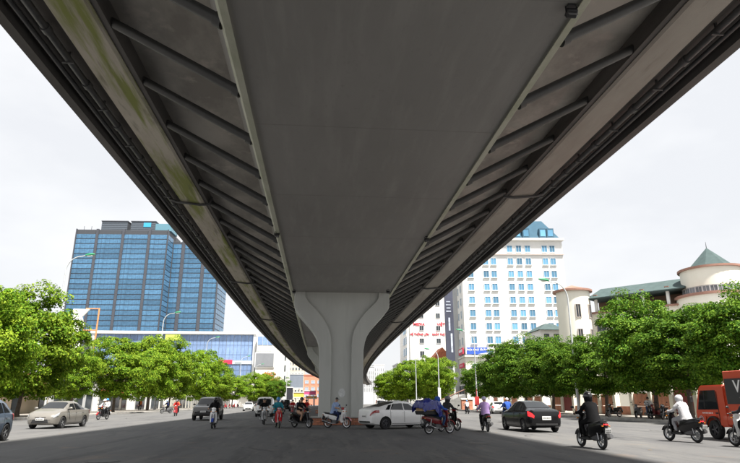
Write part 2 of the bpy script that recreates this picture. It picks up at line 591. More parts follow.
# floodlights under the girder
def floodlight(px, py, lab, rz=0):
    p = on_z(px, py, ZS - 0.02)
    t = thing('floodlight', lab, 'light', (p.x, p.y, ZS - 0.001), rz, 'small black floodlights under the girder')
    MB().box((0, 0, -0.02), (0.16, 0.12, 0.035)).build('bracket', M_black, t, bevel=0.005)
    MB().tube([(-0.11, 0, -0.03), (-0.11, 0, -0.16)], 0.012, 6).tube([(0.11, 0, -0.03), (0.11, 0, -0.16)], 0.012, 6).build('arm', M_black, t)
    q = MB(); q.box((0, 0.02, -0.16), (0.2, 0.16, 0.13), Matrix.Rotation(-0.6, 3, 'X')); q.build('housing', M_black, t, bevel=0.015)
    MB().box((0, -0.045, -0.215), (0.17, 0.012, 0.1), Matrix.Rotation(-0.6, 3, 'X')).build('lens', glass('lens_glass', (0.2, 0.2, 0.2)), t)
floodlight(571, 6, 'black floodlight under the girder at the top edge of the picture')
floodlight(277, 232, 'black floodlight under the girder beside the left edge strip, nearer one')
floodlight(427, 237, 'black floodlight under the girder beside the right edge strip, nearer one')
floodlight(294, 290, 'black floodlight under the girder over the left end of the near pier head')
floodlight(388, 290, 'black floodlight under the girder over the right end of the near pier head')

# ------------------------------------------------------------------ piers
prof_o = [(0, 1.44), (3.0, 1.44), (4.7, 1.46), (5.2, 1.54), (5.6, 1.68), (6.0, 1.92), (6.4, 2.24), (6.8, 2.6), (7.15, 2.92), (7.4, 3.12), (7.55, 3.2), (7.75, 3.22), (ZS, 3.22)]
prof_i = [(0, 0.66), (3.0, 0.66), (5.0, 0.67), (5.6, 0.72), (6.0, 0.82), (6.4, 1.0), (6.8, 1.25), (7.2, 1.56), (7.6, 1.95), (7.95, 2.3), (8.2, 2.46), (8.35, 2.5), (ZS, 2.5)]
def pier(y, lab, base=True):
    yc = y
    t = thing('bridge_pier', lab, 'bridge pier', (BC + shift(y), y, 0), math.atan(-max(0, y - 60) / 1800.0), 'flared concrete piers under the flyover')
    q = MB()
    q.prism([(h, z) for z, h in prof_o] + [(-h, z) for z, h in prof_o[::-1]], -0.95, 0.95)
    q.build('column', M_pier, t)
    for s in (-1, 1):
        for f in (-1, 1):
            q = MB()
            lo = [(s * (h - 0.002), z) for z, h in prof_o]
            li = [(s * h, z) for z, h in prof_i[::-1]]
            ya, yb = (0.948, 1.16) if f > 0 else (-1.16, -0.948)
            # strip between the two outlines, sampled at common heights
            zz = sorted(set([z for z, _ in prof_o] + [z for z, _ in prof_i]))
            fo = lambda z: float(np.interp(z, [p[0] for p in prof_o], [p[1] for p in prof_o]))
            fi = lambda z: float(np.interp(z, [p[0] for p in prof_i], [p[1] for p in prof_i]))
            q.loft([[(s * fi(z), ya, z), (s * (fo(z) + .004), ya, z), (s * (fo(z) + .004), yb, z), (s * fi(z), yb, z)] for z in zz])
            q.build('flange', M_pier, t, bevel=0.03)
    if base:
        M_br = mat('orange_brick', (0.42, 0.17, 0.10), 0.85, 0, 0.25, 8, 0.2, 30, rnd=0.3)
        pl = MB().box((0, 0, 0.21), (3.72, 3.1, 0.42)).build('plinth', mat('mortar', (0.38, 0.34, 0.3), 0.9, 0, 0.2, 5), t)
        me = MB().box((0, 0, 0), (0.385, 0.06, 0.125)).mesh('brick', M_br, bevel=0.01)
        for c in range(3):
            z = 0.075 + c * 0.14
            off = 0.2 * (c % 2)
            for f in (-1, 1):
                for k in range(9):
                    inst('brick', me, pl, (-1.72 + 0.4 * k + off, f * 1.56, z))
                for k in range(7):
                    inst('brick', me, pl, (f * 1.87, -1.3 + 0.4 * k + off, z), PI / 2)
        MB().box((0, 0, 0.455), (3.9, 3.28, 0.07)).build('coping', M_kerb, pl, bevel=0.015)
    return t
pn = pier(40.0, 'nearest flared grey bridge pier on a low orange brick plinth behind the white scooter')
pier(80.0, 'second flared grey bridge pier, half hidden behind the nearest pier')
pier(120.0, 'third bridge pier far down the flyover, almost hidden behind the nearer piers')
# faded round paint mark on the near pier
q = MB(); q.lathe([(0.0, 0), (0.2, 0.0), (0.23, 0.012), (0.0, 0.012)], 24, axis='y')
o = q.build('painted_mark', mat('faded_white_paint', (0.62, 0.64, 0.64), 0.8, 0, 0.2, 6), pn)
o.location = (0.06, -0.964, 1.98); o.scale = (1, 1, 1.25)

#%%TREES
# ------------------------------------------------------------------ trees
def leaf_mat(name, c1, c2, c3):
    m = bpy.data.materials.new(name); m.use_nodes = True
    t = m.node_tree; bs = t.nodes['Principled BSDF']; out = t.nodes['Material Output']
    g = t.nodes.new('ShaderNodeNewGeometry')
    r = t.nodes.new('ShaderNodeValToRGB')
    e = r.color_ramp.elements
    e[0].color = (*c1, 1); e[1].color = (*c3, 1); e[1].position = 1.0
    x = e.new(0.55); x.color = (*c2, 1)
    t.links.new(g.outputs['Random Per Island'], r.inputs[0])
    at = t.nodes.new('ShaderNodeAttribute'); at.attribute_name = 'tint'
    mxx = t.nodes.new('ShaderNodeMix'); mxx.data_type = 'RGBA'
    t.links.new(at.outputs['Fac'], mxx.inputs['Factor'])
    t.links.new(r.outputs[0], mxx.inputs[6])
    mxx.inputs[7].default_value = (*c3, 1)
    oi = t.nodes.new('ShaderNodeObjectInfo')
    mr = t.nodes.new('ShaderNodeMapRange'); mr.inputs['To Min'].default_value = 0.88; mr.inputs['To Max'].default_value = 1.12
    t.links.new(oi.outputs['Random'], mr.inputs[0])
    vm = t.nodes.new('ShaderNodeVectorMath'); vm.operation = 'SCALE'
    t.links.new(mxx.outputs[2], vm.inputs[0]); t.links.new(mr.outputs[0], vm.inputs['Scale'])
    t.links.new(vm.outputs[0], bs.inputs['Base Color'])
    bs.inputs['Roughness'].default_value = 0.6
    bs.inputs['Specular IOR Level'].default_value = 0.12
    tr = t.nodes.new('ShaderNodeBsdfTranslucent')
    t.links.new(vm.outputs[0], tr.inputs['Color'])
    ms = t.nodes.new('ShaderNodeMixShader'); ms.inputs[0].default_value = 0.25
    t.links.new(bs.outputs[0], ms.inputs[1]); t.links.new(tr.outputs[0], ms.inputs[2])
    t.links.new(ms.outputs[0], out.inputs[0])
    return m
LEAF = leaf_mat('leaf_light', (0.062, 0.145, 0.008), (0.125, 0.25, 0.014), (0.30, 0.39, 0.03))
LEAFD = leaf_mat('leaf_green', (0.03, 0.09, 0.007), (0.065, 0.155, 0.012), (0.17, 0.27, 0.024))
LEAFR = leaf_mat('leaf_flame', (0.06, 0.15, 0.02), (0.18, 0.19, 0.03), (0.75, 0.16, 0.03))
BARK = mat('bark', (0.13, 0.10, 0.08), 0.9, 0, 0.35, 6, 0.6, 18)

def crown_mesh(seed, rx, rz, nclump, per, leaf, m, droop=0.0):
    rng = np.random.default_rng(seed)
    # lobes give the uneven outline
    nl = 9
    ld = rng.normal(size=(nl, 3)); ld /= np.linalg.norm(ld, axis=1)[:, None]
    la = rng.uniform(0.05, 0.28, nl)
    d = rng.normal(size=(nclump, 3)); d /= np.linalg.norm(d, axis=1)[:, None]
    rad = rng.uniform(0.25, 1.0, nclump) ** 0.42
    lob = 0.82 + (np.clip(d @ ld.T, 0, 1) ** 6 @ la)
    c = d * (rad * lob)[:, None] * np.array([rx, rx, rz])
    low = c[:, 2] < -rz * 0.72
    c[low, 2] = -rz * 0.72 + rng.uniform(-0.35, 0.3, low.sum())
    cs = rng.uniform(0.5, 1.1, nclump)
    tint = np.clip(rng.normal(0.12, 0.22, nclump), 0, 0.8)
    N = nclump * per
    ci = np.repeat(np.arange(nclump), per)
    dd = rng.normal(size=(N, 3)); dd /= np.linalg.norm(dd, axis=1)[:, None]
    dd[:, 2] = np.where(dd[:, 2] < -0.35, -dd[:, 2], dd[:, 2])
    rr = rng.uniform(0.15, 1.0, N) ** 0.4
    off = dd * (rr * cs[ci])[:, None] * np.array([1, 1, 0.74])
    p = c[ci] + off
    nrm = off * np.array([1, 1, 1.3]) + rng.normal(size=(N, 3)) * 0.45 + np.array([0, 0, 0.35])
    nrm += c[ci] * 0.12
    nrm /= np.linalg.norm(nrm, axis=1)[:, None]
    a = np.cross(nrm, rng.normal(size=(N, 3))); a /= np.linalg.norm(a, axis=1)[:, None]
    bb = np.cross(nrm, a)
    L = leaf * rng.uniform(0.6, 1.25, N)[:, None]
    W = L * 0.30
    sag = nrm * L * 0.10
    v = np.stack([p - a * L * 0.5 - sag, p + bb * W, p + a * L * 0.5 - sag, p - bb * W], axis=1).reshape(-1, 3)
    lo = np.percentile(v, 0.3, axis=0); hi = np.percentile(v, 99.8, axis=0)
    v = (v - (lo + hi) / 2) / ((hi - lo) / 2)
    me = bpy.data.meshes.new('crown')
    me.vertices.add(4 * N); me.vertices.foreach_set('co', v.ravel())
    me.loops.add(4 * N); me.loops.foreach_set('vertex_index', np.arange(4 * N))
    me.polygons.add(N); me.polygons.foreach_set('loop_start', np.arange(N) * 4); me.polygons.foreach_set('loop_total', np.full(N, 4))
    at = me.attributes.new('tint', 'FLOAT', 'FACE')
    at.data.foreach_set('value', (tint[ci] * rng.uniform(0.5, 1, N)).astype(np.float32))
    me.materials.append(m)
    me.update(); me.validate()
    return me

CR = [crown_mesh(11 + k, 4.0, 4.3, 250, 190, 0.215, LEAF) for k in range(3)]
CD = [crown_mesh(31 + k, 4.0, 4.3, 260, 190, 0.215, LEAFD) for k in range(4)]
CF = crown_mesh(51, 4.0, 3.4, 240, 70, 0.28, LEAFR)
def trunk_mesh(seed):
    rg = random.Random(seed)
    q = MB()
    lean = (rg.uniform(-.2, .2), rg.uniform(-.2, .2))
    H0 = 3.0
    pts = [(0, 0, -0.1), (0.02, 0, 0.3), (lean[0] * .3, lean[1] * .3, 1.2), (lean[0] * .7, lean[1] * .7, 2.2), (lean[0], lean[1], H0)]
    q.tube(pts, [0.27, 0.2, 0.165, 0.155, 0.15], 10)
    n = 6
    for k in range(n):
        a = 2 * PI * k / n + rg.uniform(-.4, .4)
        s = Vector((lean[0], lean[1], H0 - rg.uniform(0.05, 0.6)))
        ln = rg.uniform(2.0, 3.2); up = rg.uniform(1.2, 3.2)
        e = s + Vector((math.cos(a) * ln, math.sin(a) * ln, up))
        mid = s.lerp(e, 0.5) + Vector((rg.uniform(-.2, .2), rg.uniform(-.2, .2), 0.25))
        q.tube([s, s.lerp(mid, .5) + Vector((0, 0, .1)), mid, e], [0.11, 0.085, 0.06, 0.02], 7)
        for j in range(3):
            e2 = mid + Vector((rg.uniform(-1.1, 1.1), rg.uniform(-1.1, 1.1), rg.uniform(.3, 1.6)))
            q.tube([mid, mid.lerp(e2, .5) + Vector((0, 0, .1)), e2], [0.045, 0.03, 0.01], 5)
    q.tube([(lean[0], lean[1], H0 - .1), (lean[0] + .1, lean[1], H0 + 1.6), (lean[0], lean[1] + .2, H0 + 3.6)], [0.13, 0.09, 0.02], 7)
    return q.mesh('trunk', BARK, smooth=60)
TR = [trunk_mesh(k) for k in range(4)]
tcount = [0]
def tree(X, Y, h, r, lab, crown, grp, z=0.15, low=1.9, name='street_tree'):
    """h total height, r crown radius, low = height of the crown's underside"""
    k = tcount[0]; tcount[0] += 1
    t = thing(name, lab, 'tree', (X, Y, z), 0, grp)
    rz = (h - low) / 2
    c = inst('crown', crown, t, (0, 0, (h + low) / 2), random.uniform(0, 6.28), (r, r, rz))
    inst('trunk', TR[k % 4], t, (0, 0, 0), random.uniform(0, 6.28), (1, 1, (low + rz * 0.9) / 5.4))
    return t
def px_at_x(px, X, py=402):
    """world y where vertical line through px on the horizon meets plane x = X"""
    d = ray(px, py)
    return X / d.x * d.y

GL = 'light green street trees on the left pavement'
GRR = 'green street trees on the right pavement'
KLT = KL - 2.6
def ltree(px, pyt, r, lab, k, low=1.9, dx=0.0):
    X = KLT + dx
    Y = 100.0
    for _ in range(12):
        Y = 0.5 * Y + 0.5 * px_at_x(px, X + shift(Y))
    tree(X + shift(Y), Y, on_y(px, pyt, Y).z - .15, r, lab, CR[k % 3], GL, low=low)
ltree(-38, 284, 4.6, 'leafy street tree cut off by the left edge of the picture, nearest on that side', 1)
ltree(19, 287, 4.7, 'big dense street tree with dark trunk behind the silver sedan', 0, 1.7)
ltree(70, 345, 3.0, 'low leafy street tree just right of the biggest tree on the left', 2, 1.6, -1.5)
ltree(114, 338, 4.4, 'rounded light green tree right of the white flared panel on the left', 1, 1.8)
ltree(148, 335, 4.4, 'light green tree below the middle left street lamp, trunk by the kerb', 2)
ltree(169, 338, 4.2, 'light green tree left of the grey off-road car, behind the red rider', 0)
ltree(199, 350, 4.6, 'light green tree rising behind the grey off-road car', 1)
ltree(232, 376, 4.4, 'small-looking light green tree behind the white oncoming car, left of its pair', 2)
ltree(250, 373, 5.0, 'small-looking light green tree behind the van, right of its pair', 0)
ltree(217, 362, 4.4, 'light green tree between the off-road car and the smaller far pair', 1)
ltree(262, 374, 5.0, 'far light green tree below the grey screen, next to the flame tree', 1)
def ftree(px, pyt, Y, r, lab, crown, name):
    p = on_y(px, 402, Y)
    tree(p.x, Y, on_y(px, pyt, Y).z - .1, r, lab, crown, None, z=.1, low=2.2, name=name)
ftree(268, 372, 228, 5.6, 'flame tree with orange red flowers in front of the grey screen block', CF, 'flame_tree')
ftree(277, 377, 215, 4.2, 'darker green tree beside the flame tree at the foot of the screen block', CD[0], 'street_tree')

KRT = KR + 2.8
def rtree(px, pyt, r, lab, k, low=2.0, dx=0.0):
    X = KRT + dx
    Y = px_at_x(px, X)
    tree(X, Y, on_y(px, pyt, Y).z - .15, r, lab, CD[k % 4], GRR, low=low)
rtree(752, 288, 3.4, 'dark street tree over the orange truck at the right edge', 0, 2.5)
rtree(690, 308, 3.5, 'street tree behind the rider in white, left of the orange truck', 1, 2.2)
rtree(656, 291, 3.9, 'street tree above the parked motorbikes with slim dark trunk', 2, 2.0)
rtree(606, 332, 3.5, 'street tree right of the tall lamp post, behind the rider in black', 3, 2.0)
rtree(578, 337, 3.4, 'street tree directly behind the right-hand tall lamp post', 0, 2.0, .6)
rtree(553, 336, 3.9, 'street tree above the black sedan, right of two', 1)
rtree(527, 337, 4.2, 'street tree above the black sedan, left of two', 2)
rtree(506, 345, 4.0, 'street tree above the riders in blue and white', 3)
rtree(484, 362, 3.6, 'yellowish street tree beside the ramp, leftmost of the right-hand row', 0)
GI = 'bright green trees on the traffic island'
for px, Y, h, r, k, lab in [(392, 150, 9.0, 4.6, 0, 'bright tree on the traffic island, leftmost and lowest'), (408, 136, 10.6, 5.0, 1, 'bright tree on the traffic island above the boot of the white sedan'),
                        (430, 148, 12.6, 4.4, 2, 'tallest bright tree on the traffic island'), (437, 130, 10.6, 4.6, 1, 'bright tree on the traffic island, rightmost, above the blue tarp')]:
    p = on_y(px, 402, Y)
    tree(p.x, Y, h, r, lab, CR[k], GI, low=1.8)
# ------------------------------------------------------------------ buildings
M_white = layered('white_render', (0.80, 0.79, 0.76), [(0.25, (0.74, 0.73, 0.70), 0.4, 0.65, (1, 1, 0.3), 0.9), (1.5, (0.66, 0.65, 0.62), 0.6, 0.8, (1, 1, 0.1), 0.4)], rough=0.8, bump=0.0)
M_cream = layered('cream_render', (0.76, 0.735, 0.65), [(0.3, (0.70, 0.675, 0.59), 0.4, 0.65, (1, 1, 0.3), 0.9), (2.0, (0.58, 0.53, 0.44), 0.62, 0.8, (1, 1, 0.08), 0.5)], rough=0.85, bump=0.0)
M_grey = layered('grey_render', (0.55, 0.56, 0.57), [(0.3, (0.47, 0.48, 0.5), 0.4, 0.65, (1, 1, 0.3), 0.9)], rough=0.85, bump=0.0)
M_beige = layered('beige_render', (0.66, 0.58, 0.47), [(0.4, (0.55, 0.48, 0.39), 0.4, 0.65, (1, 1, 0.3), 0.9)], rough=0.85, bump=0.0)
M_frame = mat('window_frame', (0.62, 0.63, 0.64), 0.5)
M_brownf = mat('brown_cladding', (0.065, 0.07, 0.085), 0.6, 0, 0.15, 0.4)
M_darkf = mat('dark_frame', (0.06, 0.065, 0.075), 0.5)
G_blue = glass('tower_glass', (0.07, 0.165, 0.275), 0.12, rnd=0.25, var=0.3)
G_mall = glass('mall_glass', (0.19, 0.28, 0.46), 0.12, rnd=0.2, var=0.2)
G_sky = glass('hotel_glass', (0.11, 0.27, 0.42), 0.08, rnd=0.45)
G_dark = glass('dark_glass', (0.04, 0.05, 0.06), 0.08, rnd=0.4)
M_rooft = mat('green_slate', (0.07, 0.098, 0.098), 0.9, 0, 0.15, 1.2, 0.3, 8, spec=0.1)
M_blueroof = mat('blue_roof', (0.07, 0.135, 0.19), 0.9, 0, 0.1, 0.5, spec=0.08)
M_redtrim = mat('red_trim', (0.30, 0.16, 0.12), 0.7, 0, 0.15, 2)
M_redtile = mat('red_tile', (0.45, 0.14, 0.07), 0.8, 0, 0.25, 2, 0.4, 12)

def frame_window(w, h, m=M_frame, d=0.12, mull=1, t=0.09):
    q = MB()
    q.box((0, 0, h / 2 - t / 2), (w, d, t)); q.box((0, 0, -h / 2 + t / 2), (w, d, t))
    for s in (-1, 1):
        q.box((s * (w / 2 - t / 2), 0, 0), (t, d, h - 2 * t))
    for k in range(mull):
        x = -w / 2 + w * (k + 1) / (mull + 1)
        q.box((x, 0, 0), (t * 0.6, d * 0.8, h - 2 * t))
    return q.mesh('window', m)
def pane(w, h, m):
    return MB().box((0, 0, 0), (w, 0.04, h)).mesh('pane', m)

# ---- blue glass tower, far left
def glass_tower():
    Y = 390.0
    pl = on_y(66, 330, Y); pr = on_y(218, 330, Y)
    xl = on_y(69, 280, Y).x
    t = thing('glass_tower', 'tall twin-block blue glass tower with brown vertical bands behind the left trees', 'tower', (xl, Y, 0), R(-3.0))
    k = Y / FPX * math.cos(PITCH)
    W1, W2 = 62.0, 33.0
    top = 114.0
    top2 = 109.0
    MB().box((W1 / 2, 14, top / 2), (W1, 28, top)).build('block', M_darkf, t)
    MB().box((W1 + W2 / 2, 26, top2 / 2), (W2, 28, top2)).build('block', M_darkf, t)
    fl = 3.45
    z0 = 42.0
    n1 = int((top - z0) / fl)
    # bay edges along the first facade
    def bays(xs, yf, zt, nfl, ry=0):
        for a, c in xs:
            wdt = c - a
            me = MB().box((0, 0, 0), (wdt - 0.1, 0.2, fl - 0.55)).mesh('window', G_blue)
            q = MB()
            nm = max(2, int(wdt / 2.6))
            for j in range(1, nm):
                q.box((-wdt / 2 + wdt * j / nm, -0.14, 0), (0.10, 0.08, fl - 0.55))
            mem = q.mesh('mullion', mat('tower_mullion', (0.06, 0.11, 0.19), 0.5))
            for i in range(nfl):
                z = z0 + (i + 0.5) * fl
                if ry == 0:
                    o = inst('window', me, t, ((a + c) / 2, yf - 0.06, z))
                else:
                    o = inst('window', me, t, (ry, yf + (a + c) / 2, z), PI / 2)
                tag(inst('mullion', mem, o), kind='stuff')
    cols1 = [(0, .7), (13.6, 15.3), (31.0, 32.7), (48.6, 50.3), (61.5, 62.06)]
    bs = [(.7, 13.6), (15.3, 31.0), (32.7, 48.6), (50.3, 61.5)]
    bays(bs, 0, top, n1)
    for a, c in cols1:
        MB().box(((a + c) / 2, -0.25, top / 2 + .2), (c - a, 0.9, top + .4)).build('pilaster', M_brownf, t)
    # side of the first block
    bays([(0.6, 11.5)], 0, top, n1, ry=W1 + 0.06)
    # second block
    b2 = [(W1 + 0.6, W1 + 6.4), (W1 + 8.6, W1 + 20.8), (W1 + 23.0, W1 + 32.3)]
    n2 = int((top2 - z0) / fl)
    bays(b2, 12, top2, n2)
    bays([(0.6, 13.4), (14.6, 27.4)], 12, top2, n2, ry=W1 + W2 + 0.06)
    for a, c in [(W1 + 6.4, W1 + 8.6), (W1 + 20.8, W1 + 23.0), (W1 + 32.3, W1 + 33.06)]:
        MB().box(((a + c) / 2, 11.75, top2 / 2 + .2), (c - a, 0.9, top2 + .4)).build('pilaster', M_brownf, t)
    # roof screens
    M_louv = mat('louvre', (0.16, 0.19, 0.23), 0.5)
    for a, c, h in [(15.5, 33.0, 6.5), (35.5, 52.0, 6.5)]:
        q = MB(); q.box(((a + c) / 2, 8, top + h / 2), (c - a, 12, h)); r_ = q.build('roof_plant', M_darkf, t)
        sl = MB().box((0, 0, 0), (c - a, 0.25, 0.35)).mesh('louvre', M_louv)
        for j in range(8):
            inst('louvre', sl, r_, ((a + c) / 2, 1.8, top + 0.6 + j * 0.78))
        MB().box(((a + c) / 2, 7.9, top + h + 0.25), (c - a + .6, 13, 0.5)).build('roof_cap', M_brownf, r_)
    MB().box((56, 9, top + 2.6), (14.0, 14, 5.2)).build('roof_plant', mat('teal_panel', (0.12, 0.26, 0.33), 0.4), t)
    MB().box((46.5, 1.55, top + 4.2), (5.0, 0.2, 3.0)).build('roof_sign', mat('cyan_sign', (0.05, 0.38, 0.62), 0.5), t)
    MB().box((W1 + 11, 16, top2 + 2.0), (4.5, 5, 4)).build('roof_plant', M_darkf, t)
    MB().box((W1 + 14, 20, top2 + 1.2), (16, 8, 2.4)).build('roof_plant', M_brownf, t)
    for x in (4, 9, W1 + 5):
        MB().tube([(x, 2, top2), (x, 2, top + 3)], 0.15, 5).build('mast', M_darkf, t)
glass_tower()

# ---- low glass mall in front of it
def mall():
    Y = 232.0
    xl = on_y(84, 402, Y).x; xr = on_y(253, 402, Y).x
    W = xr - xl
    zt = on_y(180, 334, Y).z
    t = thing('shopping_mall', 'long low mall with blue glass facade and white frame below the blue tower', 'building', (xl, Y, 0), R(-1.0))
    MB().box((W / 2, 20, zt / 2), (W, 40, zt)).build('wall', M_grey, t)
    MB().box((W / 2, -0.5, zt + 0.35), (W + 1.2, 1.8, 1.0)).build('roof_edge', M_white, t)
    MB().box((W / 2, -0.2, 16.2), (W, 0.6, 1.3)).build('fascia', mat('mall_fascia', (0.50, 0.56, 0.62), 0.5), t)
    MB().box((W / 2, -0.2, 9.5), (W, 0.6, 0.8)).build('fascia', mat('mall_fascia', (0.5, 0.5, 0.5)), t)
    n = 22
    wdt = W / n
    for (za, zb) in ((17.0, zt - 0.4), (10.0, 15.4), (4.5, 9.0)):
        me = MB().box((0, 0, 0), (wdt - 0.18, 0.3, zb - za)).mesh('window', G_mall)
        q = MB()
        q.box((0, -0.16, 0), (0.08, 0.06, zb - za)); q.box((0, -0.16, (zb - za) * .1), (wdt - 0.18, 0.06, 0.1)); q.box((0, -0.16, -(zb - za) * .28), (wdt - 0.18, 0.06, 0.1))
        mm = q.mesh('mullion', mat('mall_mullion', (0.10, 0.15, 0.25), 0.5))
        for i in range(n):
            o = inst('window', me, t, ((i + .5) * wdt, -0.1, (za + zb) / 2))
            tag(inst('mullion', mm, o), kind='stuff')
    for x in (0.4, W * .42, W - .4):
        MB().box((x, -0.5, zt / 2), (1.0, 1.0, zt)).build('pilaster', M_white, t)
    ms = mat('red_sign', (0.62, 0.03, 0.08), 0.5)
    xs = on_y(227, 349, Y).x - xl
    MB().box((xs, -0.62, 16.3), (5.2, 0.2, 1.6)).build('sign_board', ms, t)
    xs = on_y(174, 337, Y).x - xl
    MB().box((xs, -1.5, zt - 1.6), (5.5, 0.2, 2.2)).build('sign_board', mat('lime_sign', (0.55, 0.62, 0.12), 0.5), t)
    for k, a in enumerate((0.58, 0.63, 0.73, 0.79, 0.9)):
        MB().box((W * a, -0.58, 16.35), (2.6, 0.12, 0.6)).build('sign_lettering', mat('pale_green_letters', (0.45, 0.62, 0.5), 0.5), t)
    # block with the big grey screen
    xl2 = on_y(253.5, 402, 228).x; xr2 = on_y(285, 402, 228).x
    W2 = xr2 - xl2
    zt2 = on_y(262, 336, 228).z
    t2 = thing('screen_block', 'white corner block with a large dark grey screen and blue glass top band', 'building', (xl2, 228, 0), 0)
    MB().box((W2 / 2, 15, zt2 / 2), (W2, 30, zt2)).build('wall', M_white, t2)
    gz = on_y(262, 346, 228).z
    me = MB().box((0, 0, 0), (W2 / 6 - .15, 0.2, zt2 - gz - 0.5)).mesh('window', G_mall)
    for i in range(5):
        inst('window', me, t2, ((i + .5) * W2 / 6 + .3, -0.05, (zt2 + gz) / 2 + .1))
    a = on_y(255.5, 366.5, 228); c = on_y(274, 353.5, 228)
    MB().box(((a.x + c.x) / 2 - xl2, -0.15, (a.z + c.z) / 2), (c.x - a.x + .7, 0.5, c.z - a.z + .7)).build('screen_frame', M_frame, t2)
    MB().box(((a.x + c.x) / 2 - xl2, -0.45, (a.z + c.z) / 2), (c.x - a.x, 0.14, c.z - a.z)).build('screen', mat('grey_screen', (0.22, 0.23, 0.25), 0.45, 0, .08, .5), t2)
    a = on_y(257, 350, 228); c = on_y(272, 349, 228)
    for k in range(6):
        MB().box((a.x - xl2 + (c.x - a.x) * (k + .5) / 6, -0.1, a.z), (0.7, 0.2, 0.8)).build('sign_lettering', mat('pale_green_letters', (0.45, 0.62, 0.5), 0.5), t2)
    for k in range(4):
        MB().box((W2 - .5, -0.1, 6 + k * 4), (0.5, .14, 2.2)).build('window', G_dark, t2)
mall()

# ---- row of low shop houses along the left pavement (behind the trees)
def shop(X, Y, W, D, H, m, label, awn=None, dark=0.5, roof=None, rz=PI / 2, cat='building', floors=1):
    """front faces +x (towards the road); local x along the front"""
    t = thing('shop_house', label, cat, (X, Y, 0.0), rz, None)
    MB().box((0, D / 2, H / 2), (W, D, H)).build('wall', m, t)
    MB().box((0, D / 2 - .1, H + 0.12), (W + .3, D + .4, 0.25)).build('roof', roof or M_grey, t)
    n = max(1, int(W / 3.0))
    for f in range(floors):
        for i in range(n):
            x = -W / 2 + W * (i + .5) / n
            if f == 0:
                if dark < 0.5 and i % 2: continue
                o = MB().box((x, -0.02, 1.35), (W / n * dark * 1.24, 0.12, 2.4)).build('shop_front', G_dark, t)
                MB().box((x, -0.06, 2.62), (W / n * 0.7, 0.2, 0.16)).build('lintel', M_frame, o)
            else:
                o = inst('window', frame_window(W / n * .5, 1.5), t, (x, -0.03, 1.5 + f * 3.3))
                inst('pane', pane(W / n * .5 - .1, 1.42, G_dark), o)
    if awn:
        MB().box((0, -0.7, 3.0), (W * .9, 1.4, 0.1), Matrix.Rotation(0.25, 3, 'X')).build('awning', awn, t)
    return t
XS = KL - 9.2
M_orange = mat('orange_paint', (0.62, 0.22, 0.06), 0.7, 0, 0.15, 1)
M_redp = mat('red_paint', (0.5, 0.04, 0.04), 0.6, 0, 0.1, 1)
shop(XS, 54, 13, 10, 4.2, M_cream, 'cream low wall house behind the big tree left of the silver sedan', dark=.35)
shop(XS, 70, 16, 10, 4.6, M_beige, 'low beige house with orange trim behind the silver sedan', M_orange, dark=.4)
shop(XS, 86, 14, 12, 5.0, M_grey, 'low grey shop with dark fronts behind the two riders in white')
shop(XS + .3, 101, 14, 12, 4.4, M_white, 'white low shop with red awning behind the standing pedestrian', M_redp)
shop(XS + 1.0, 120, 20, 12, 4.6, M_white, 'long white low shop left of the red oncoming rider')
shop(XS + 3.0, 145, 24, 12, 4.6, M_cream, 'cream low shop left of the grey off-road car')
shop(XS + 6.0, 176, 30, 14, 7.6, M_white, 'white two-storey shop row with red awning behind the far left trees', M_redp, floors=2)
shop(XS + 11, 208, 26, 14, 8.5, M_white, 'white columned shop row with dark windows above the far left trees', M_redp, floors=2)
# dark flat roof peeking over the big tree
p = on_y(18, 297, 95)
t = shop(p.x - 10, 92, 12, 14, p.z - 0.4, M_grey, 'grey block with dark flat roof showing above the big left tree', floors=3, roof=M_darkf)

# white flared panel with orange frame
p = on_y(84, 330, 96)
t = thing('hoarding_frame', 'white flared panel on rusty orange steel frame left of the blue tower', 'billboard', (p.x - .2, 96, 0.0), 0)
zt = on_y(84, 309, 96).z; zb = on_y(84, 344, 96).z
q = MB()
zs = [zb - 6, zb, (zb + zt) / 2 - .5, (zb + zt) / 2, zt - 1.2, zt]
ws = [1.1, 1.3, 1.0, 1.5, 1.2, 2.0]
q.loft([[(-1.9 , 0, z), (-1.9 + wd * 1.25, 0, z), (-1.9 + wd * 1.25, 0.4, z), (-1.9, 0.4, z)] for z, wd in zip(zs, ws)])
q.build('panel', M_white, t)
q = MB(); q.tube([(2.0, 0.2, 0), (2.05, 0.2, zt + .2)], 0.13, 8); q.build('post', mat('rust_orange', (0.55, 0.25, 0.10), 0.7, 0, .2, 3), t)
q = MB(); q.tube([(-1.6, 0.2, 0), (-1.5, 0.2, zb)], 0.13, 8); q.build('post', MATS['rust_orange'], t)
for z in (zt + .1, (zb + zt) / 2 - .6):
    q = MB(); q.tube([(0.0, 0.2, z), (2.05, 0.2, z)], 0.1, 6); q.build('beam', MATS['rust_orange'], t)

# far left beyond the bend: grey billboard, orange block, sign boards
def billboard(px0, px1, py0, py1, Y, m, lab, legs=2):
    a = on_y(px0, py1, Y); c = on_y(px1, py0, Y)
    t = thing('billboard', lab, 'billboard', ((a.x + c.x) / 2, Y, 0))
    W = c.x - a.x; H = c.z - a.z
    MB().box((0, 0, (a.z + c.z) / 2), (W, 0.5, H)).build('board', m, t, bevel=0.04)
    MB().box((0, -0.28, a.z + .15), (W + .2, 0.2, 0.3)).build('frame', M_frame, t)
    MB().box((0, -0.28, c.z - .15), (W + .2, 0.2, 0.3)).build('frame', M_frame, t)
    for i in range(legs):
        x = (i - (legs - 1) / 2) * W * .6
        MB().tube([(x, 0.3, 0), (x, 0.3, c.z - .4)], 0.18, 8).build('post', M_grey, t)
    return t
billboard(283.5, 303.5, 374, 388.5, 262, mat('slate_board', (0.20, 0.23, 0.28), 0.5, 0, .08, .4), 'plain slate grey billboard on posts left of the near pier')
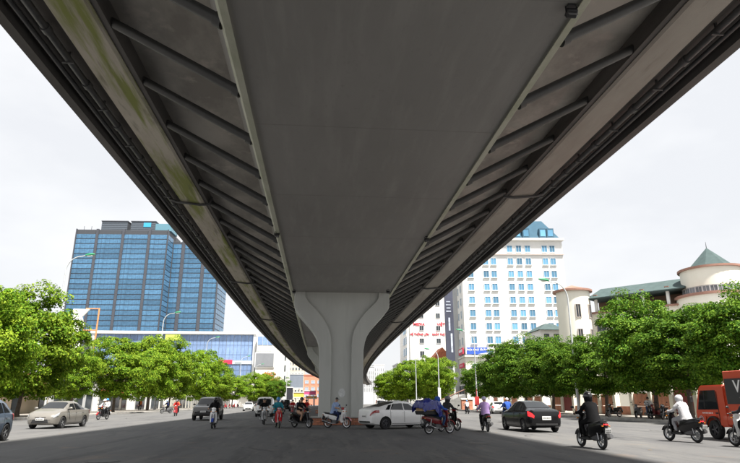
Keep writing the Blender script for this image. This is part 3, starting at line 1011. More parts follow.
billboard(286, 293, 387, 401, 200, mat('black_board', (0.03, 0.03, 0.04), 0.5), 'small black upright board under the slate billboard')
billboard(293.5, 304, 392, 398, 215, mat('yellow_board', (0.75, 0.55, 0.10), 0.5), 'yellow and pale sign board under the slate billboard')
billboard(304, 316, 390.5, 395.5, 225, mat('pink_board', (0.70, 0.10, 0.25), 0.5), 'pink sign board below the orange block')
billboard(306, 317, 396, 399, 226, mat('amber_board', (0.8, 0.5, 0.05), 0.5), 'amber sign board below the pink one')
def block(pxl, pxr, pyt, Y, D, m, lab, nx, fl, wm, cat='building', z0=3, ww=.6, wh=.5, side=None, roofm=None):
    a = on_y(pxl, 402, Y); c = on_y(pxr, 402, Y); zt = on_y((pxl + pxr) / 2, pyt, Y).z
    W = c.x - a.x
    t = thing('city_block', lab, cat, (a.x, Y, 0))
    MB().box((W / 2, D / 2, zt / 2), (W, D, zt)).build('wall', m, t)
    MB().box((W / 2, D / 2, zt + .25), (W + .5, D + .5, 0.5)).build('roof', roofm or m, t)
    n = int((zt - z0) / fl)
    ww_, wh_ = W / nx * ww, fl * wh
    fw = frame_window(ww_, wh_, d=0.2, t=0.12); pn_ = pane(ww_ - .1, wh_ - .1, wm)
    for f in range(n):
        for i in range(nx):
            o = inst('window', fw, t, ((i + .5) * W / nx, -0.06, z0 + (f + .55) * fl))
            inst('pane', pn_, o)
    if side:
        ns, sg = side
        for f in range(n):
            for i in range(ns):
                o = inst('window', fw, t, ((W + 0.06) if sg > 0 else -0.06, (i + .5) * D / ns, z0 + (f + .55) * fl), PI / 2)
                inst('pane', pn_, o)
    return t, W, zt
M_ora = mat('orange_render', (0.62, 0.25, 0.16), 0.8, 0, 0.12, .3)
block(303, 322, 375.5, 330, 20, M_ora, 'orange painted block with pale windows left of the near pier', 3, 3.6, glass('pale_glass', (0.35, 0.42, 0.5), 0.15))
block(284, 303, 356, 400, 30, M_beige, 'pale brown high block rising behind the slate billboard', 6, 3.6, G_dark)
block(276, 284, 362, 300, 20, M_white, 'slim white block with blue windows right of the screen block', 2, 3.8, G_blue)

# ---- right side: white hotel tower
def hotel():
    Y = 150.0
    xl = on_y(468, 402, Y).x; xr = on_y(574, 402, Y).x
    W = xr - xl
    zt = on_y(560, 243, Y).z
    t = thing('hotel_tower', 'white multi-storey tower with small blue windows and blue mansard roof', 'building', (xl, Y, 0), R(-4.5))
    D = 22.0
    zc = on_y(480, 357, Y).z
    MB().box((W / 2, D / 2, zt / 2 + zc / 2), (W, D, zt - zc)).build('wall', M_white, t)
    MB().box((W / 2, D / 2 - .1, zc / 2), (W + .3, D + .2, zc)).build('podium', M_cream, t)
    MB().box((W / 2, D / 2 - .3, zt + .3), (W + .9, D + 1.2, 0.6)).build('cornice', M_white, t)
    MB().box((W / 2, D / 2 - .3, zc + .2), (W + .8, D + 1.0, 0.4)).build('cornice', M_cream, t)
    MB().box((W / 2, D / 2 - .2, zt - 3.9), (W + .3, D + .5, 0.22)).build('string_course', mat('pink_band', (0.72, 0.62, 0.56), 0.8), t)
    # mansard
    h = on_y(545, 223, Y).z - zt
    q = MB()
    q.loft([[(0.2, 0.2, zt + .6), (W - .2, 0.2, zt + .6), (W - .2, D - .2, zt + .6), (.2, D - .2, zt + .6)], [(2.2, 2.2, zt + .6 + h), (W - 4.4, 2.2, zt + .6 + h), (W - 4.4, D - 2.2, zt + .6 + h), (2.2, D - 2.2, zt + .6 + h)]])
    rf = q.build('mansard_roof', M_blueroof, t)
    fr = [0.085, 0.235, 0.312, 0.478, 0.567, 0.655, 0.822, 0.897]
    fw = frame_window(1.55, 1.95, mat('pale_blue_frame', (0.55, 0.62, 0.68), 0.5), 0.22, 1, 0.1); pn_ = pane(1.4, 1.8, G_sky)
    fl = 3.52
    nrow = int((zt - 2.2) / fl)
    sill = MB().box((0, -0.1, -1.05), (1.8, 0.3, 0.12)).mesh('sill', M_white)
    for r_ in range(nrow):
        z = zt - 2.35 - r_ * fl
        for k, f in enumerate(fr):
            o = inst('window', fw, t, (W * f, -0.08 if z > zc else -.28, z))
            inst('pane', pn_, o); inst('sill', sill, o)
        if r_ > 0:
            for yy in (3.5, 8.0):
                o = inst('window', fw, t, (-0.08, yy, z), PI / 2, (0.7, 1, 1))
                inst('pane', pn_, o)
    for f in fr[4:]:
        o = MB().box((W * f, 0.9, zt + 2.3), (1.9, 1.6, 2.6)).build('dormer', M_blueroof, t)
        w_ = inst('pane', pn_, o, (W * f, 0.06, zt + 2.25))
    # blank projecting service bay on the road side
    MB().box((-0.9, 15.5, zt / 2 - 1), (1.7, 10, zt - 2)).build('service_bay', M_grey, t)
    for k in range(6):
        MB().box((W + .35, 5, zt - 3 - k * fl), (0.7, 0.9, 0.7)).build('air_conditioner', M_frame, t, bevel=.03)
    # signs on the podium
    a = on_y(469, 354.5, Y); c = on_y(490, 348, Y)
    zc_ = (a.z + c.z) / 2
    bl = MB().box((2.85, -0.75, zc_), (5.4, 0.25, c.z - a.z)).build('blue_sign', mat('blue_sign', (0.05, 0.12, 0.50), 0.4), t)
    text('nhựa thuỷ đường', 'lettering', 0.82, mat('white_letters', (0.85, 0.85, 0.85), 0.5), bl, (2.85, -0.90, zc_ + .32), (PI / 2, 0, 0), 0.02)
    q = MB(); q.prism([(3.0, zc_ - .85), (5.5, zc_ - .85), (5.5, zc_ - .45), (4.4, zc_ - .62)], -0.92, -0.885)
    q.build('white_swoosh', MATS['white_letters'], bl)
    for zz, h_, lab in ((350.5, 1.6, 'red'), (365, 1.1, 'red')):
        zq = on_y(464, zz, Y).z
        s_ = MB().box((-0.55, 4.0, zq), (0.25, 7.0, h_)).build('red_sign', MATS['red_sign'], t)
        if h_ > 1.3:
            MB().box((-0.71, 4.0, zq + .12), (0.05, 5.2, 0.7)).build('lettering_band', MATS['white_letters'], s_)
        else:
            for k in range(5):
                MB().box((-0.71, 1.8 + k * 1.1, zq), (0.05, 0.7, 0.5)).build('lettering_band', mat('pink_letters', (0.8, 0.4, 0.45), 0.5), s_)
    for k in range(3):
        MB().box((-.2, 2.5 + k * 4.4, 3.0), (0.3, 3.2, 5.2)).build('entrance_pane', G_dark, t)
hotel()

# tall dark banner on the slim white block
def banner():
    Y = 152.0
    a = on_y(446.5, 362, Y); c = on_y(453, 292, Y)
    xl = a.x
    t = thing('vertical_billboard', 'tall narrow dark vertical advertising board left of the white tower', 'billboard', (xl, Y, 0))
    zb, zt = a.z, c.z + 6
    MB().box((1.15, 0, (zb + zt) / 2), (2.3, 0.6, zt - zb)).build('board', mat('navy_board', (0.055, 0.06, 0.09), 0.45, 0, .2, .3), t, bevel=.03)
    M_wl = MATS['white_letters']
    for (u, z0_, z1_, w_) in ((0.35, .33, .47, .28), (.55, .1, .30, .3)):
        MB().box((2.3 * u + .3, -0.33, zb + (zt - zb) * (z0_ + z1_) / 2), (w_ * 1.6, 0.04, (zt - zb) * (z1_ - z0_))).build('printed_figure', mat('pale_print', (0.42, 0.46, 0.55), 0.5, 0, .4, 1), t)
    for k in range(4):
        MB().box((1.0, -0.33, zb + (zt - zb) * (.54 + .035 * k)), (1.3 - .2 * (k % 2), 0.04, 0.28)).build('printed_line', mat('pale_print', (0.42, 0.46, 0.55)), t)
    MB().box((1.9, 0.3, zb / 2), (0.5, 0.5, zb)).build('post', M_grey, t)
    for k in range(4):
        MB().box((1.15, 0.9, zb + 3 + k * (zt - zb - 6) / 3), (0.2, 1.3, 0.2)).build('bracket', M_darkf, t)
banner()

# white building with red lettering
def redtext():
    Y = 190.0
    xl = on_y(410, 340, Y).x; xr = on_y(452, 340, Y).x
    W = xr - xl; D = 24
    zt = on_y(425, 278, Y).z
    t = thing('office_building', 'white building with red rooftop lettering on its blank wall', 'building', (xl, Y, 0))
    MB().box((W / 2, D / 2, zt / 2), (W, D, zt)).build('wall', M_white, t)
    MB().box((W / 2, D / 2, zt + .3), (W + .6, D + .6, .6)).build('roof', M_grey, t)
    MB().box((-.5, 5, zt / 2), (1.0, 9, zt)).build('bay', M_white, t)
    fw = frame_window(1.5, 1.7, d=.2); pn_ = pane(1.4, 1.6, G_dark)
    fl = 4.15
    zr = on_y(430, 334.5, Y).z
    for k in range(-7, 6):
        z = zr - 2.1 + (k + 1) * fl - fl
        if z < 2 or z > zt - 2: continue
        for x in (W * .28, W * .68):
            o = inst('window', fw, t, (x, -0.06, z)); inst('pane', pn_, o)
    me = MB().box((0, 0, 0), (0.2, 2.6, 2.4)).mesh('blue_window', G_sky)
    for k in range(10):
        for yy in (2.2, 6.6):
            inst('blue_window', me, t, (-1.04, yy, 3 + k * 3.6))
    mr = mat('red_letters', (0.75, 0.02, 0.06), 0.5)
    text('HỆ THỐNG LỚN', 'lettering', 1.05, mr, t, (W * .23, -0.12, zr), (PI / 2, 0, 0), 0.06, sx=.8)
    text('NHẤT THỦ ĐÔ', 'lettering', 1.05, mr, t, (W * .74, -0.12, zr), (PI / 2, 0, 0), 0.06, sx=.8)
    z2 = on_y(430, 324.5, Y).z
    text('MEDIA', 'lettering', 1.3, mr, t, (W * .22, -0.12, z2), (PI / 2, 0, 0), 0.06)
    text('VIỆT', 'lettering', 1.3, mr, t, (W * .75, -0.12, z2), (PI / 2, 0, 0), 0.06)
redtext()

# small red-roofed house below it
p = on_y(444, 402, 168); zr = on_y(444, 352, 168).z
t = thing('small_house', 'small house with steep red tiled roof below the tall dark banner', 'house', (p.x, 168, 0))
MB().box((0, 3, zr / 2 - 1), (5, 6, zr - 2)).build('wall', M_beige, t)
q = MB(); q.prism([(-3, zr - 2), (3, zr - 2), (0, zr + 1.3)], -.4, 6.4); q.build('roof', M_redtile, t)
for k in range(3):
    MB().box((0, -.05, 2.5 + 3.2 * k), (2.6, .14, 1.6)).build('window', G_dark, t)

# far blocks (haze only as pale colour) between the pier and the island trees
block(363.5, 374, 367, 520, 30, M_grey, 'pale far high-rise with vertical strips right of the pier, left half', 6, 3.6, G_dark, z0=10, ww=.45, wh=.85)
block(374.5, 384.5, 365, 540, 30, M_white, 'pale far high-rise with vertical strips right of the pier, right half', 5, 3.6, G_dark, z0=10, ww=.45, wh=.85)
block(384.5, 393, 378, 380, 25, M_grey, 'grey far block beside the pale high-rise', 4, 3.5, G_dark)
block(392, 400, 371, 300, 20, M_white, 'far stepped white block left of the lettered building, lower one', 3, 3.5, G_dark)
block(399, 405.5, 364, 255, 20, M_grey, 'far stepped grey block left of the lettered building, upper one', 2, 3.5, G_sky)

# ---- school with round towers
def school():
    M = M_cream
    def cyl(t, x, y, r, z0, z1, name, m, n=40):
        q = MB(); q.lathe([(0, z0), (r, z0), (r, z1), (0, z1)], n, c=(x, y, 0)); return q.build(name, m, t, smooth=30)
    # left turret
    Y = 88.0
    c = on_y(574, 310, Y); r = 2.55
    ze = on_y(573, 290, Y - r).z
    t = thing('school_building', 'cream school wing with green roof gallery and round corner towers behind the right trees', 'building', (c.x, Y, 0), 0)
    def loc(px, py, YY):
        p = on_y(px, py, YY); return Vector((p.x - c.x, YY - Y, p.z))
    cyl(t, 0, 0, r, 0, ze, 'turret', M)
    q = MB(); q.lathe([(0, ze), (r + .45, ze), (r + .45, ze + .3), (r + .1, ze + .35), (0, ze + 1.25)], 40); q.build('turret_roof', M_redtrim, t, smooth=30)
    fw = frame_window(0.8, 2.1, mat('turret_frame', (0.45, 0.40, 0.36), 0.6), .2, 1, .08); pn_ = pane(.7, 2.0, G_dark)
    for z in (ze - 3.2, ze - 7.0):
        for a in (-1.75, -0.9):
            o = inst('window', fw, t, (math.cos(a) * r * 1.005, math.sin(a) * r * 1.005, z), a + PI / 2); inst('pane', pn_, o)
    # big drum
    Yd = 76.0
    cd = loc(711, 275, Yd); Rd = 3.95
    pe = loc(709, 265, Yd - Rd); pa = loc(709, 248, Yd)
    zw0 = loc(709, 290.5, Yd - Rd).z; zw1 = loc(709, 283, Yd - Rd).z
    cyl(t, cd.x, cd.y, Rd, zw1, pe.z, 'drum_wall', M)
    cyl(t, cd.x, cd.y, Rd - .25, zw0, zw1, 'drum_glazing_core', G_dark)
    cyl(t, cd.x, cd.y, Rd + .9, 0, zw0 - .35, 'lower_drum', M)
    q = MB(); q.lathe([(0, zw0 - .35), (Rd + 1.15, zw0 - .35), (Rd + 1.15, zw0), (0, zw0)], 40, c=(cd.x, cd.y, 0)); q.build('drum_ledge', M_redtrim, t, smooth=30)
    q = MB(); q.lathe([(0, pe.z), (Rd + .3, pe.z), (Rd + .3, pe.z + .28), (0, pe.z + .28)], 40, c=(cd.x, cd.y, 0)); q.build('eave_ring', M_redtrim, t, smooth=30)
    q = MB(); q.lathe([(Rd * .82, pe.z + .281), (Rd * .80, pe.z + .34), (0.02, pa.z)], 8, c=(cd.x, cd.y, 0)); q.build('cone_roof', M_rooft, t)
    MB().tube([(cd.x, cd.y, pa.z - .1), (cd.x, cd.y, pa.z + .9)], [.06, .02], 6).build('finial', M_darkf, t)
    fw2 = frame_window(0.95, zw1 - zw0 - .05, mat('drum_frame', (0.40, 0.41, 0.42), 0.5), .16, 1, .09); pn2 = pane(.85, zw1 - zw0 - .1, glass('drum_glass', (0.16, 0.18, 0.2), .1, rnd=.3))
    for k in range(26):
        a = 2 * PI * k / 26
        if math.sin(a) > 0.5: continue
        o = inst('window', fw2, t, (cd.x + math.cos(a) * (Rd - .1), cd.y + math.sin(a) * (Rd - .1), (zw0 + zw1) / 2), a + PI / 2); inst('pane', pn2, o)
    for k in range(8):
        a = -PI + PI * (k + .5) / 8
        o = inst('window', fw2, t, (cd.x + math.cos(a) * (Rd + .92), cd.y + math.sin(a) * (Rd + .92), zw0 - 3.0), a + PI / 2); inst('pane', pn2, o)
    # wing between them
    A = Vector((r * .9, -1.0, 0)); B = Vector((cd.x - Rd * .9, cd.y + 0.6, 0))
    d = (B - A); L = d.length; ang = math.atan2(d.y, d.x)
    wg = bpy.data.objects.new('wing', None); col.objects.link(wg); wg.parent = t; wg.location = A; wg.rotation_euler.z = ang
    Ym = (Y - 1 + Yd) / 2
    zr0 = on_y(592, 291, Y + 1).z; zg = on_y(620, 309, Ym).z
    zev = zr0 - 1.9
    MB().box((L / 2, 5, zg / 2), (L, 10, zg)).build('wall', M, wg)
    MB().box((L / 2, -0.1, zg + .12), (L, .6, .24)).build('coping', M_redtrim, wg)
    q = MB(); q.prism([(-1.2, zev), (-1.2, zev + .12), (5.0, zr0 + .6), (11.2, zev + .12), (11.2, zev)], 0, L, axis='x'); q.build('roof', M_rooft, wg)
    MB().box((L / 2, 3.5, (zg + zev) / 2), (L, .2, zev - zg)).build('gallery_wall', mat('brown_shade', (0.22, 0.13, 0.09), .8), wg)
    for k in range(4):
        o = MB().box((L * (k + .25) / 4, 0.15, (zg + zev) / 2 + .3), (.42, .42, zev - zg + .7)).build('post', M_white, wg, bevel=.03)
        MB().box((L * (k + .25) / 4, 0.15, zev + .68), (.55, .55, .14)).build('post_cap', M_redtrim, wg)
    fw3 = frame_window(1.5, 1.7, MATS['turret_frame']); pn3 = pane(1.4, 1.6, G_dark)
    for k in range(5):
        for f in range(3):
            o = inst('window', fw3, wg, (L * (k + .5) / 5, -.04, zg - 2.0 - f * 3.6))
            inst('pane', pn3, o)
    # next wing to the right
    q = MB(); q.box((cd.x + Rd + 5, cd.y + 4, (zw0 + 1) / 2), (10, 9, zw0 + 1)); q.build('wing_wall', M, t)
    q = MB(); q.prism([(cd.x + Rd - .5, zw0 + 1), (cd.x + Rd + 11, zw0 + 1), (cd.x + Rd + 9, zw0 + 4), (cd.x + Rd + 1.5, zw0 + 4)], cd.y - 1, cd.y + 9); q.build('wing_roof', M_rooft, t)
school()

# slim roof left of the turret
p = on_y(551, 330, 100)
t = thing('annex_house', 'low annex with dark hipped roof left of the round turret', 'house', (p.x, 100, 0))
zt = p.z
MB().box((0, 4, zt / 2), (4, 8, zt)).build('wall', M_white, t)
q = MB(); q.loft([[(-2.4, -.6, zt), (2.4, -.6, zt), (2.4, 8.6, zt), (-2.4, 8.6, zt)], [(.2, 3, zt + 1.5), (1.6, 3, zt + 1.5), (1.6, 5, zt + 1.5), (.2, 5, zt + 1.5)]]); q.build('roof', M_rooft, t)
for k in range(2):
    MB().box((-.9 + 1.8 * k, -.04, zt - 1.6), (.9, .14, 1.8)).build('window', G_dark, t)

# boundary wall with brick panels along the right pavement
bw = thing('boundary_wall', 'low terracotta boundary wall with cream posts behind the right pavement', 'wall', (KR + 7.5, 0, 0))
M_terra = mat('terracotta_panel', (0.50, 0.22, 0.14), 0.85, 0, .25, 1.5)
M_gate = mat('dark_red_gate', (0.22, 0.04, 0.04), 0.6)
y = 34.0; k = 0
pm = MB().box((0, 0, 1.3), (.55, .55, 2.6)).box((0, 0, 2.66), (.7, .7, .14)).mesh('post', M_cream, bevel=.02)
wm = MB().box((0, 1.75, .45), (.25, 2.94, .9)).mesh('low_panel', M_terra)
hm = MB().box((0, 1.75, 1.55), (.12, 2.94, 1.2)).mesh('infill_panel', M_terra)
gm = MB().box((0, 1.75, 1.4), (.1, 2.94, 2.4)).mesh('gate_panel', M_gate)
while y < 106:
    inst('post', pm, bw, (0, y, 0.1))
    if k % 7 == 4:
        inst('gate_panel', gm, bw, (0, y, 0.15))
    else:
        inst('low_panel', wm, bw, (0, y, 0.1))
        if k % 3 != 1: inst('infill_panel', hm, bw, (0, y, 0.1))
    y += 3.5; k += 1
shop(KR + 19.5, 46, 16, 10, 5.0, M_cream, 'cream low building behind the orange truck', M_redp, rz=-PI / 2)
shop(KR + 19.5, 66, 20, 10, 5.0, M_beige, 'beige low building behind the parked motorbikes on the right', M_darkf, rz=-PI / 2)

# ramp and gate posts where the side street meets
p = on_z(462, 410)
t = thing('ramp_wall', 'dark grey sloping ramp wall with brown rail beside the side street', 'ramp', (p.x - 3.2, 112, 0))
q = MB(); q.prism([(-3.5, 0), (3.6, 0), (3.6, 2.9)], 0, 9); q.build('ramp', mat('ramp_concrete', (.22, .22, .21), .9, 0, .2, 1), t)
q = MB(); q.tube([(-3.4, 0, .9), (3.6, 0, 3.8)], .12, 6); q.build('rail', mat('rail_brown', (.2, .1, .07), .7), t)
for k in range(6):
    x = -3 + k * 1.3
    MB().tube([(x, 0, .02 + (x + 3.5) * .41), (x, 0, .02 + (x + 3.4) * .41 + .95)], .05, 6).build('baluster', MATS['rail_brown'], t)
for px, lab in ((463.5, 'left'), (470, 'right')):
    p = on_y(px, 402, 104)
    t = thing('gate_post', 'square terracotta and cream gate post by the ramp, %s of the pair' % lab, 'post', (p.x, 104, 0.0), 0, 'gate posts by the ramp')
    MB().box((0, 0, .9), (.8, .8, 1.8)).build('shaft', M_terra, t, bevel=.02)
    MB().box((0, 0, 1.95), (1.0, 1.0, .3)).build('cap', M_cream, t, bevel=.03)

# ------------------------------------------------------------------ street lamps
M_galv = mat('galvanised', (0.50, 0.52, 0.53), 0.5, 0.1, 0.1, 2)
M_lampg = mat('lamp_green', (0.03, 0.26, 0.12), 0.45)
def lamp(X, Y, h, sgn, lab, z=0.15, reach=2.6, grp='curved-arm street lamps with green heads'):
    t = thing('street_lamp', lab, 'street lamp', (X, Y, z), 0, grp)
    q = MB(); q.tube([(0, 0, -.02), (0, 0, 2), (0, 0, h * .6), (0, 0, h - 2.0)], [.13, .12, .095, .075], 10); q.build('pole', M_galv, t, smooth=40)
    MB().lathe([(0, -.02), (.24, -.02), (.24, .12), (.16, .5), (0, .5)], 12).build('base', M_galv, t)
    pts = []
    for k in range(9):
        a = k / 8 * PI / 2
        pts.append((sgn * reach * .75 * (1 - math.cos(a)), 0, h - 2.0 + 1.75 * math.sin(a)))
    pts.append((sgn * reach, 0, h - .12))
    q = MB(); q.tube(pts, [.07] * 5 + [.055] * 5, 8); q.build('arm', M_galv, t, smooth=60)
    q = MB(); q.loft([[(sgn * (reach - .15 + x), y_ * wd, h - .12 + x * .14 + zz * hh) for y_, zz in ((-1, 0), (-.7, 1), (.7, 1), (1, 0), (.6, -.5), (-.6, -.5))] for x, wd, hh in ((0, .08, .08), (.2, .17, .15), (.7, .2, .18), (1.05, .12, .1))])
    q.build('lamp_head', M_lampg, t, smooth=40)
    MB().box((sgn * (reach + .4), 0, h - .17), (.55, .26, .06), Matrix.Rotation(-sgn * .14, 3, 'Y')).build('lens', glass('lamp_lens', (.55, .57, .55), .2), t)
    return t
LX = KL - 5.2
for px, pyt, pyh, lab in ((65, 275, 254, 'tallest-looking street lamp rising over the big left tree'), (163, 325, 312, 'street lamp standing before the right block of the blue tower'),
                     (207, 345, 337, 'street lamp in front of the mall glass facade'), (241, 363, 356, 'street lamp left of the grey screen'), (255.5, 369, 364, 'farthest left street lamp, below the grey screen')):
    Y = 100.0
    for _ in range(12):
        Y = 0.5 * Y + 0.5 * px_at_x(px, LX + shift(Y), pyt)
    h = on_y(px, pyh, Y).z
    lamp(LX + shift(Y), Y, h - .15, 1, lab, reach=2.1)
for px, pyt, pyh, lab in ((568, 300, 280, 'tall street lamp standing before the right-hand trees by the turret'), (474, 340, 330, 'street lamp at the corner of the white tower'), (438, 355, 348, 'street lamp before the white building with red lettering')):
    X = KR + 0.9
    Y = px_at_x(px, X, pyt)
    lamp(X, Y, on_y(px, pyh, Y).z - .15, -1, lab, z=0.15 if Y < 111 else 0.0, reach=2.0)
# slim poles far off
for px, pyt, Y, lab in ((286, 372, 190, 'slim grey pole at the edge of the slate billboard'), (416.5, 358, 118, 'slim plain pole among the island trees')):
    p = on_y(px, 402, Y); zt = on_y(px, pyt, Y).z
    t = thing('utility_pole', lab, 'pole', (p.x, Y, 0))
    MB().tube([(0, 0, 0), (0, 0, zt)], [.12, .06], 8).build('shaft', M_galv, t, smooth=40)
    MB().box((0, 0, zt - .4), (1.4, .08, .08)).build('cross_arm', M_galv, t)
p = on_y(438.5, 402, 112)
t = thing('banner_pole', 'white vertical banner on a slim pole before the island trees', 'banner', (p.x, 112, 0))
MB().tube([(0, 0, 0), (0, 0, 4.2)], .05, 8).build('pole', M_galv, t)
MB().box((.25, 0, 2.9), (.5, .03, 2.3)).build('banner', M_white, t)
p = on_y(477, 402, 92)
t = thing('sign_post', 'slim red sign post left of the purple-shirted rider', 'sign', (p.x, 92, .0))
MB().tube([(0, 0, 0), (0, 0, 3.4)], .06, 8).build('post', M_redp, t)
MB().box((0, -.05, 1.6), (.7, .05, 1.3)).build('panel', M_redp, t)
# ------------------------------------------------------------------ cars
M_tyre = mat('tyre_rubber', (0.018, 0.018, 0.019), 0.85, 0, .2, 20)
M_rim = mat('alloy', (0.42, 0.43, 0.44), 0.35, 0.8)
M_rimd = mat('dark_alloy', (0.10, 0.10, 0.11), 0.4, 0.7)
M_cglass = glass('car_glass', (0.012, 0.014, 0.016), 0.04)
M_trim = mat('black_trim', (0.02, 0.02, 0.021), 0.6)
M_head = mat('headlamp', (0.38, 0.40, 0.42), 0.1, 0.0, coat=1.0)
M_tail = mat('tail_lamp', (0.35, 0.012, 0.012), 0.2, coat=1.0)
M_brake = mat('brake_lamp_lit', (0.6, 0.02, 0.02), 0.3, emit=(1.0, 0.03, 0.04), estr=0.45)
M_plate = mat('number_plate', (0.72, 0.72, 0.7), 0.5)
M_ink = mat('plate_ink', (0.03, 0.03, 0.03), 0.6)
M_amber = mat('amber_lamp', (0.6, 0.2, 0.02), 0.3)

def paint(name, c, rough=0.32, metal=0.0):
    return mat('paint_' + name, c, rough, metal, 0.04, 1.5, coat=0.12 if name == 'black' else 0.5, spec=0.3 if name == 'black' else 0.5)

# x, bottom, belt, top, half width, roof half width
FAST = [(-2.14, .44, .74, .84, .60, .50), (-2.08, .30, .90, 1.02, .74, .60), (-1.92, .23, .985, 1.10, .82, .63), (-1.66, .20, .995, 1.15, .85, .62), (-1.45, .19, .99, 1.20, .86, .60),
         (-0.62, .18, .965, 1.43, .865, .555), (-.10, .18, .95, 1.475, .865, .575), (.42, .18, .935, 1.42, .865, .57), (1.18, .18, .93, 1.05, .86, .66), (1.4, .19, .91, 1.0, .855, .68),
         (1.75, .20, .86, .93, .83, .66), (2.00, .22, .79, .85, .77, .58), (2.12, .25, .68, .73, .68, .5), (2.17, .30, .55, .6, .56, .44)]
SEDAN = [(-2.20, .44, .74, .80, .58, .50), (-2.14, .30, .90, .97, .72, .60), (-1.98, .23, .97, 1.04, .80, .64), (-1.70, .20, .985, 1.08, .84, .64), (-1.42, .19, .985, 1.12, .855, .62),
         (-0.72, .18, .965, 1.415, .865, .56), (-.15, .18, .95, 1.475, .865, .58), (.40, .18, .935, 1.43, .865, .575), (1.12, .18, .93, 1.05, .86, .66), (1.35, .19, .91, 1.0, .855, .68),
         (1.75, .20, .85, .91, .83, .66), (2.00, .22, .77, .82, .76, .58), (2.14, .25, .66, .70, .66, .5), (2.20, .30, .55, .58, .54, .44)]
HATCH = [(-1.80, .42, .80, .90, .60, .5), (-1.75, .30, .92, 1.10, .72, .52), (-1.62, .22, .98, 1.22, .79, .54), (-1.35, .19, .98, 1.40, .82, .56), (-1.0, .18, .97, 1.49, .835, .57), (-.4, .18, .95, 1.52, .84, .58),
         (.30, .18, .93, 1.46, .84, .57), (1.02, .18, .92, 1.06, .83, .64), (1.25, .19, .90, 1.0, .82, .64), (1.5, .21, .83, .9, .79, .6), (1.68, .24, .72, .77, .70, .52), (1.78, .30, .58, .62, .58, .44)]
SUV = [(-2.35, .52, .95, 1.05, .72, .60), (-2.28, .40, 1.12, 1.40, .84, .66), (-2.1, .34, 1.17, 1.70, .90, .68), (-1.7, .32, 1.17, 1.79, .93, .70), (-.8, .31, 1.15, 1.83, .935, .70), (.1, .31, 1.13, 1.80, .935, .69),
       (.45, .31, 1.12, 1.72, .935, .68), (1.10, .31, 1.12, 1.22, .93, .72), (1.4, .32, 1.10, 1.17, .925, .74), (1.9, .34, 1.05, 1.11, .90, .72), (2.18, .38, .98, 1.04, .84, .64), (2.32, .42, .82, .88, .74, .56), (2.37, .48, .68, .72, .64, .5)]
VAN = [(-2.0, .45, 1.0, 1.3, .70, .6), (-1.95, .34, 1.1, 1.78, .79, .66), (-1.6, .28, 1.1, 1.88, .82, .68), (0, .27, 1.05, 1.92, .825, .69), (1.0, .27, 1.02, 1.88, .825, .68), (1.25, .27, 1.01, 1.78, .825, .67),
       (1.72, .28, 1.0, 1.10, .81, .70), (1.85, .32, .9, .98, .78, .66), (1.97, .36, .78, .84, .72, .6), (2.02, .42, .6, .66, .66, .55)]

class Body:
    def __init__(s, tab):
        s.t = np.array(tab)
    def at(s, x):
        return [float(np.interp(x, s.t[:, 0], s.t[:, k])) for k in range(1, 6)]
    def ring(s, x):
        zb, zw, zt, hw, ht = s.at(x)
        g = zt - zw
        return [(0, zb), (hw * .84, zb), (hw * .955, zb + .05), (hw * .995, zb + .18), (hw * 1.0, zb + .55 * (zw - zb)), (hw * .985, zw - .07), (hw * .945, zw), (ht * 1.02, zw + g * .84), (ht * .90, zw + g * .955), (ht * .5, zt - .004), (0, zt)]
    def P(s, x, v):
        """v = ring index, fractional"""
        r = s.ring(x)
        v = min(max(v, 0), len(r) - 1.0001)
        i = int(v); f = v - i
        return Vector((x, r[i][0] * (1 - f) + r[i + 1][0] * f, r[i][1] * (1 - f) + r[i + 1][1] * f))
    def patch(s, x0, x1, v0, v1, nx=6, nv=4, off=.008, side=1, both=False, x0b=None, x1b=None):
        """grid over x,v; x0b/x1b give the x limits at v1 (slanted ends)"""
        x0b = x0 if x0b is None else x0b; x1b = x1 if x1b is None else x1b
        q = MB()
        rows = []
        for j in range(nv + 1):
            v = v0 + (v1 - v0) * j / nv
            a = x0 + (x0b - x0) * j / nv; c = x1 + (x1b - x1) * j / nv
            row = []
            for i in range(nx + 1):
                x = a + (c - a) * i / nx
                p = s.P(x, v)
                dx = s.P(x + .01, v) - s.P(x - .01, v); dv = s.P(x, v + .02) - s.P(x, v - .02)
                n = dx.cross(dv)
                if n.length < 1e-9: n = Vector((0, 0, 1))
                n.normalize()
                if n.y < -1e-3 or (abs(n.y) < 1e-3 and n.z < 0): n = -n
                p = p + n * off
                row.append((p.x, p.y * side, p.z))
            rows.append(row)
        q.loft(rows, False, False)
        if both:
            q.loft([[(a, -b_, c_) for a, b_, c_ in r] for r in rows], False, False)
        return q

def wheel_mesh(rad, wd, rimm, spokes=5):
    q = MB(); q.lathe([(rad * .62, -wd * .42), (rad * .9, -wd * .5), (rad * .98, -wd * .4), (rad, -wd * .2), (rad, wd * .2), (rad * .98, wd * .4), (rad * .9, wd * .5), (rad * .62, wd * .42), (rad * .62, -wd * .42)], 26, axis='y')
    ty = q.mesh('tyre', M_tyre, smooth=50)
    q = MB(); q.lathe([(rad * .64, -wd * .36), (rad * .64, wd * .36), (rad * .56, wd * .40), (rad * .56, wd * .1), (0, wd * .06), (0, -wd * .06), (rad * .56, -wd * .1), (rad * .56, -wd * .40), (rad * .64, -wd * .36)], 22, axis='y', mi=1)
    for s_ in (-1, 1):
        q.lathe([(0, s_ * wd * .06), (rad * .14, s_ * wd * .06), (rad * .13, s_ * wd * .38), (0, s_ * wd * .38)], 10, axis='y')
        for k in range(spokes):
            a = 2 * PI * k / spokes
            q.box((math.cos(a) * rad * .34, s_ * wd * .30, math.sin(a) * rad * .34), (rad * .46, wd * .12, rad * .13), Matrix.Rotation(-a, 3, 'Y'))
    rm = q.mesh('rim', [rimm, M_rimd], smooth=35)
    return ty, rm

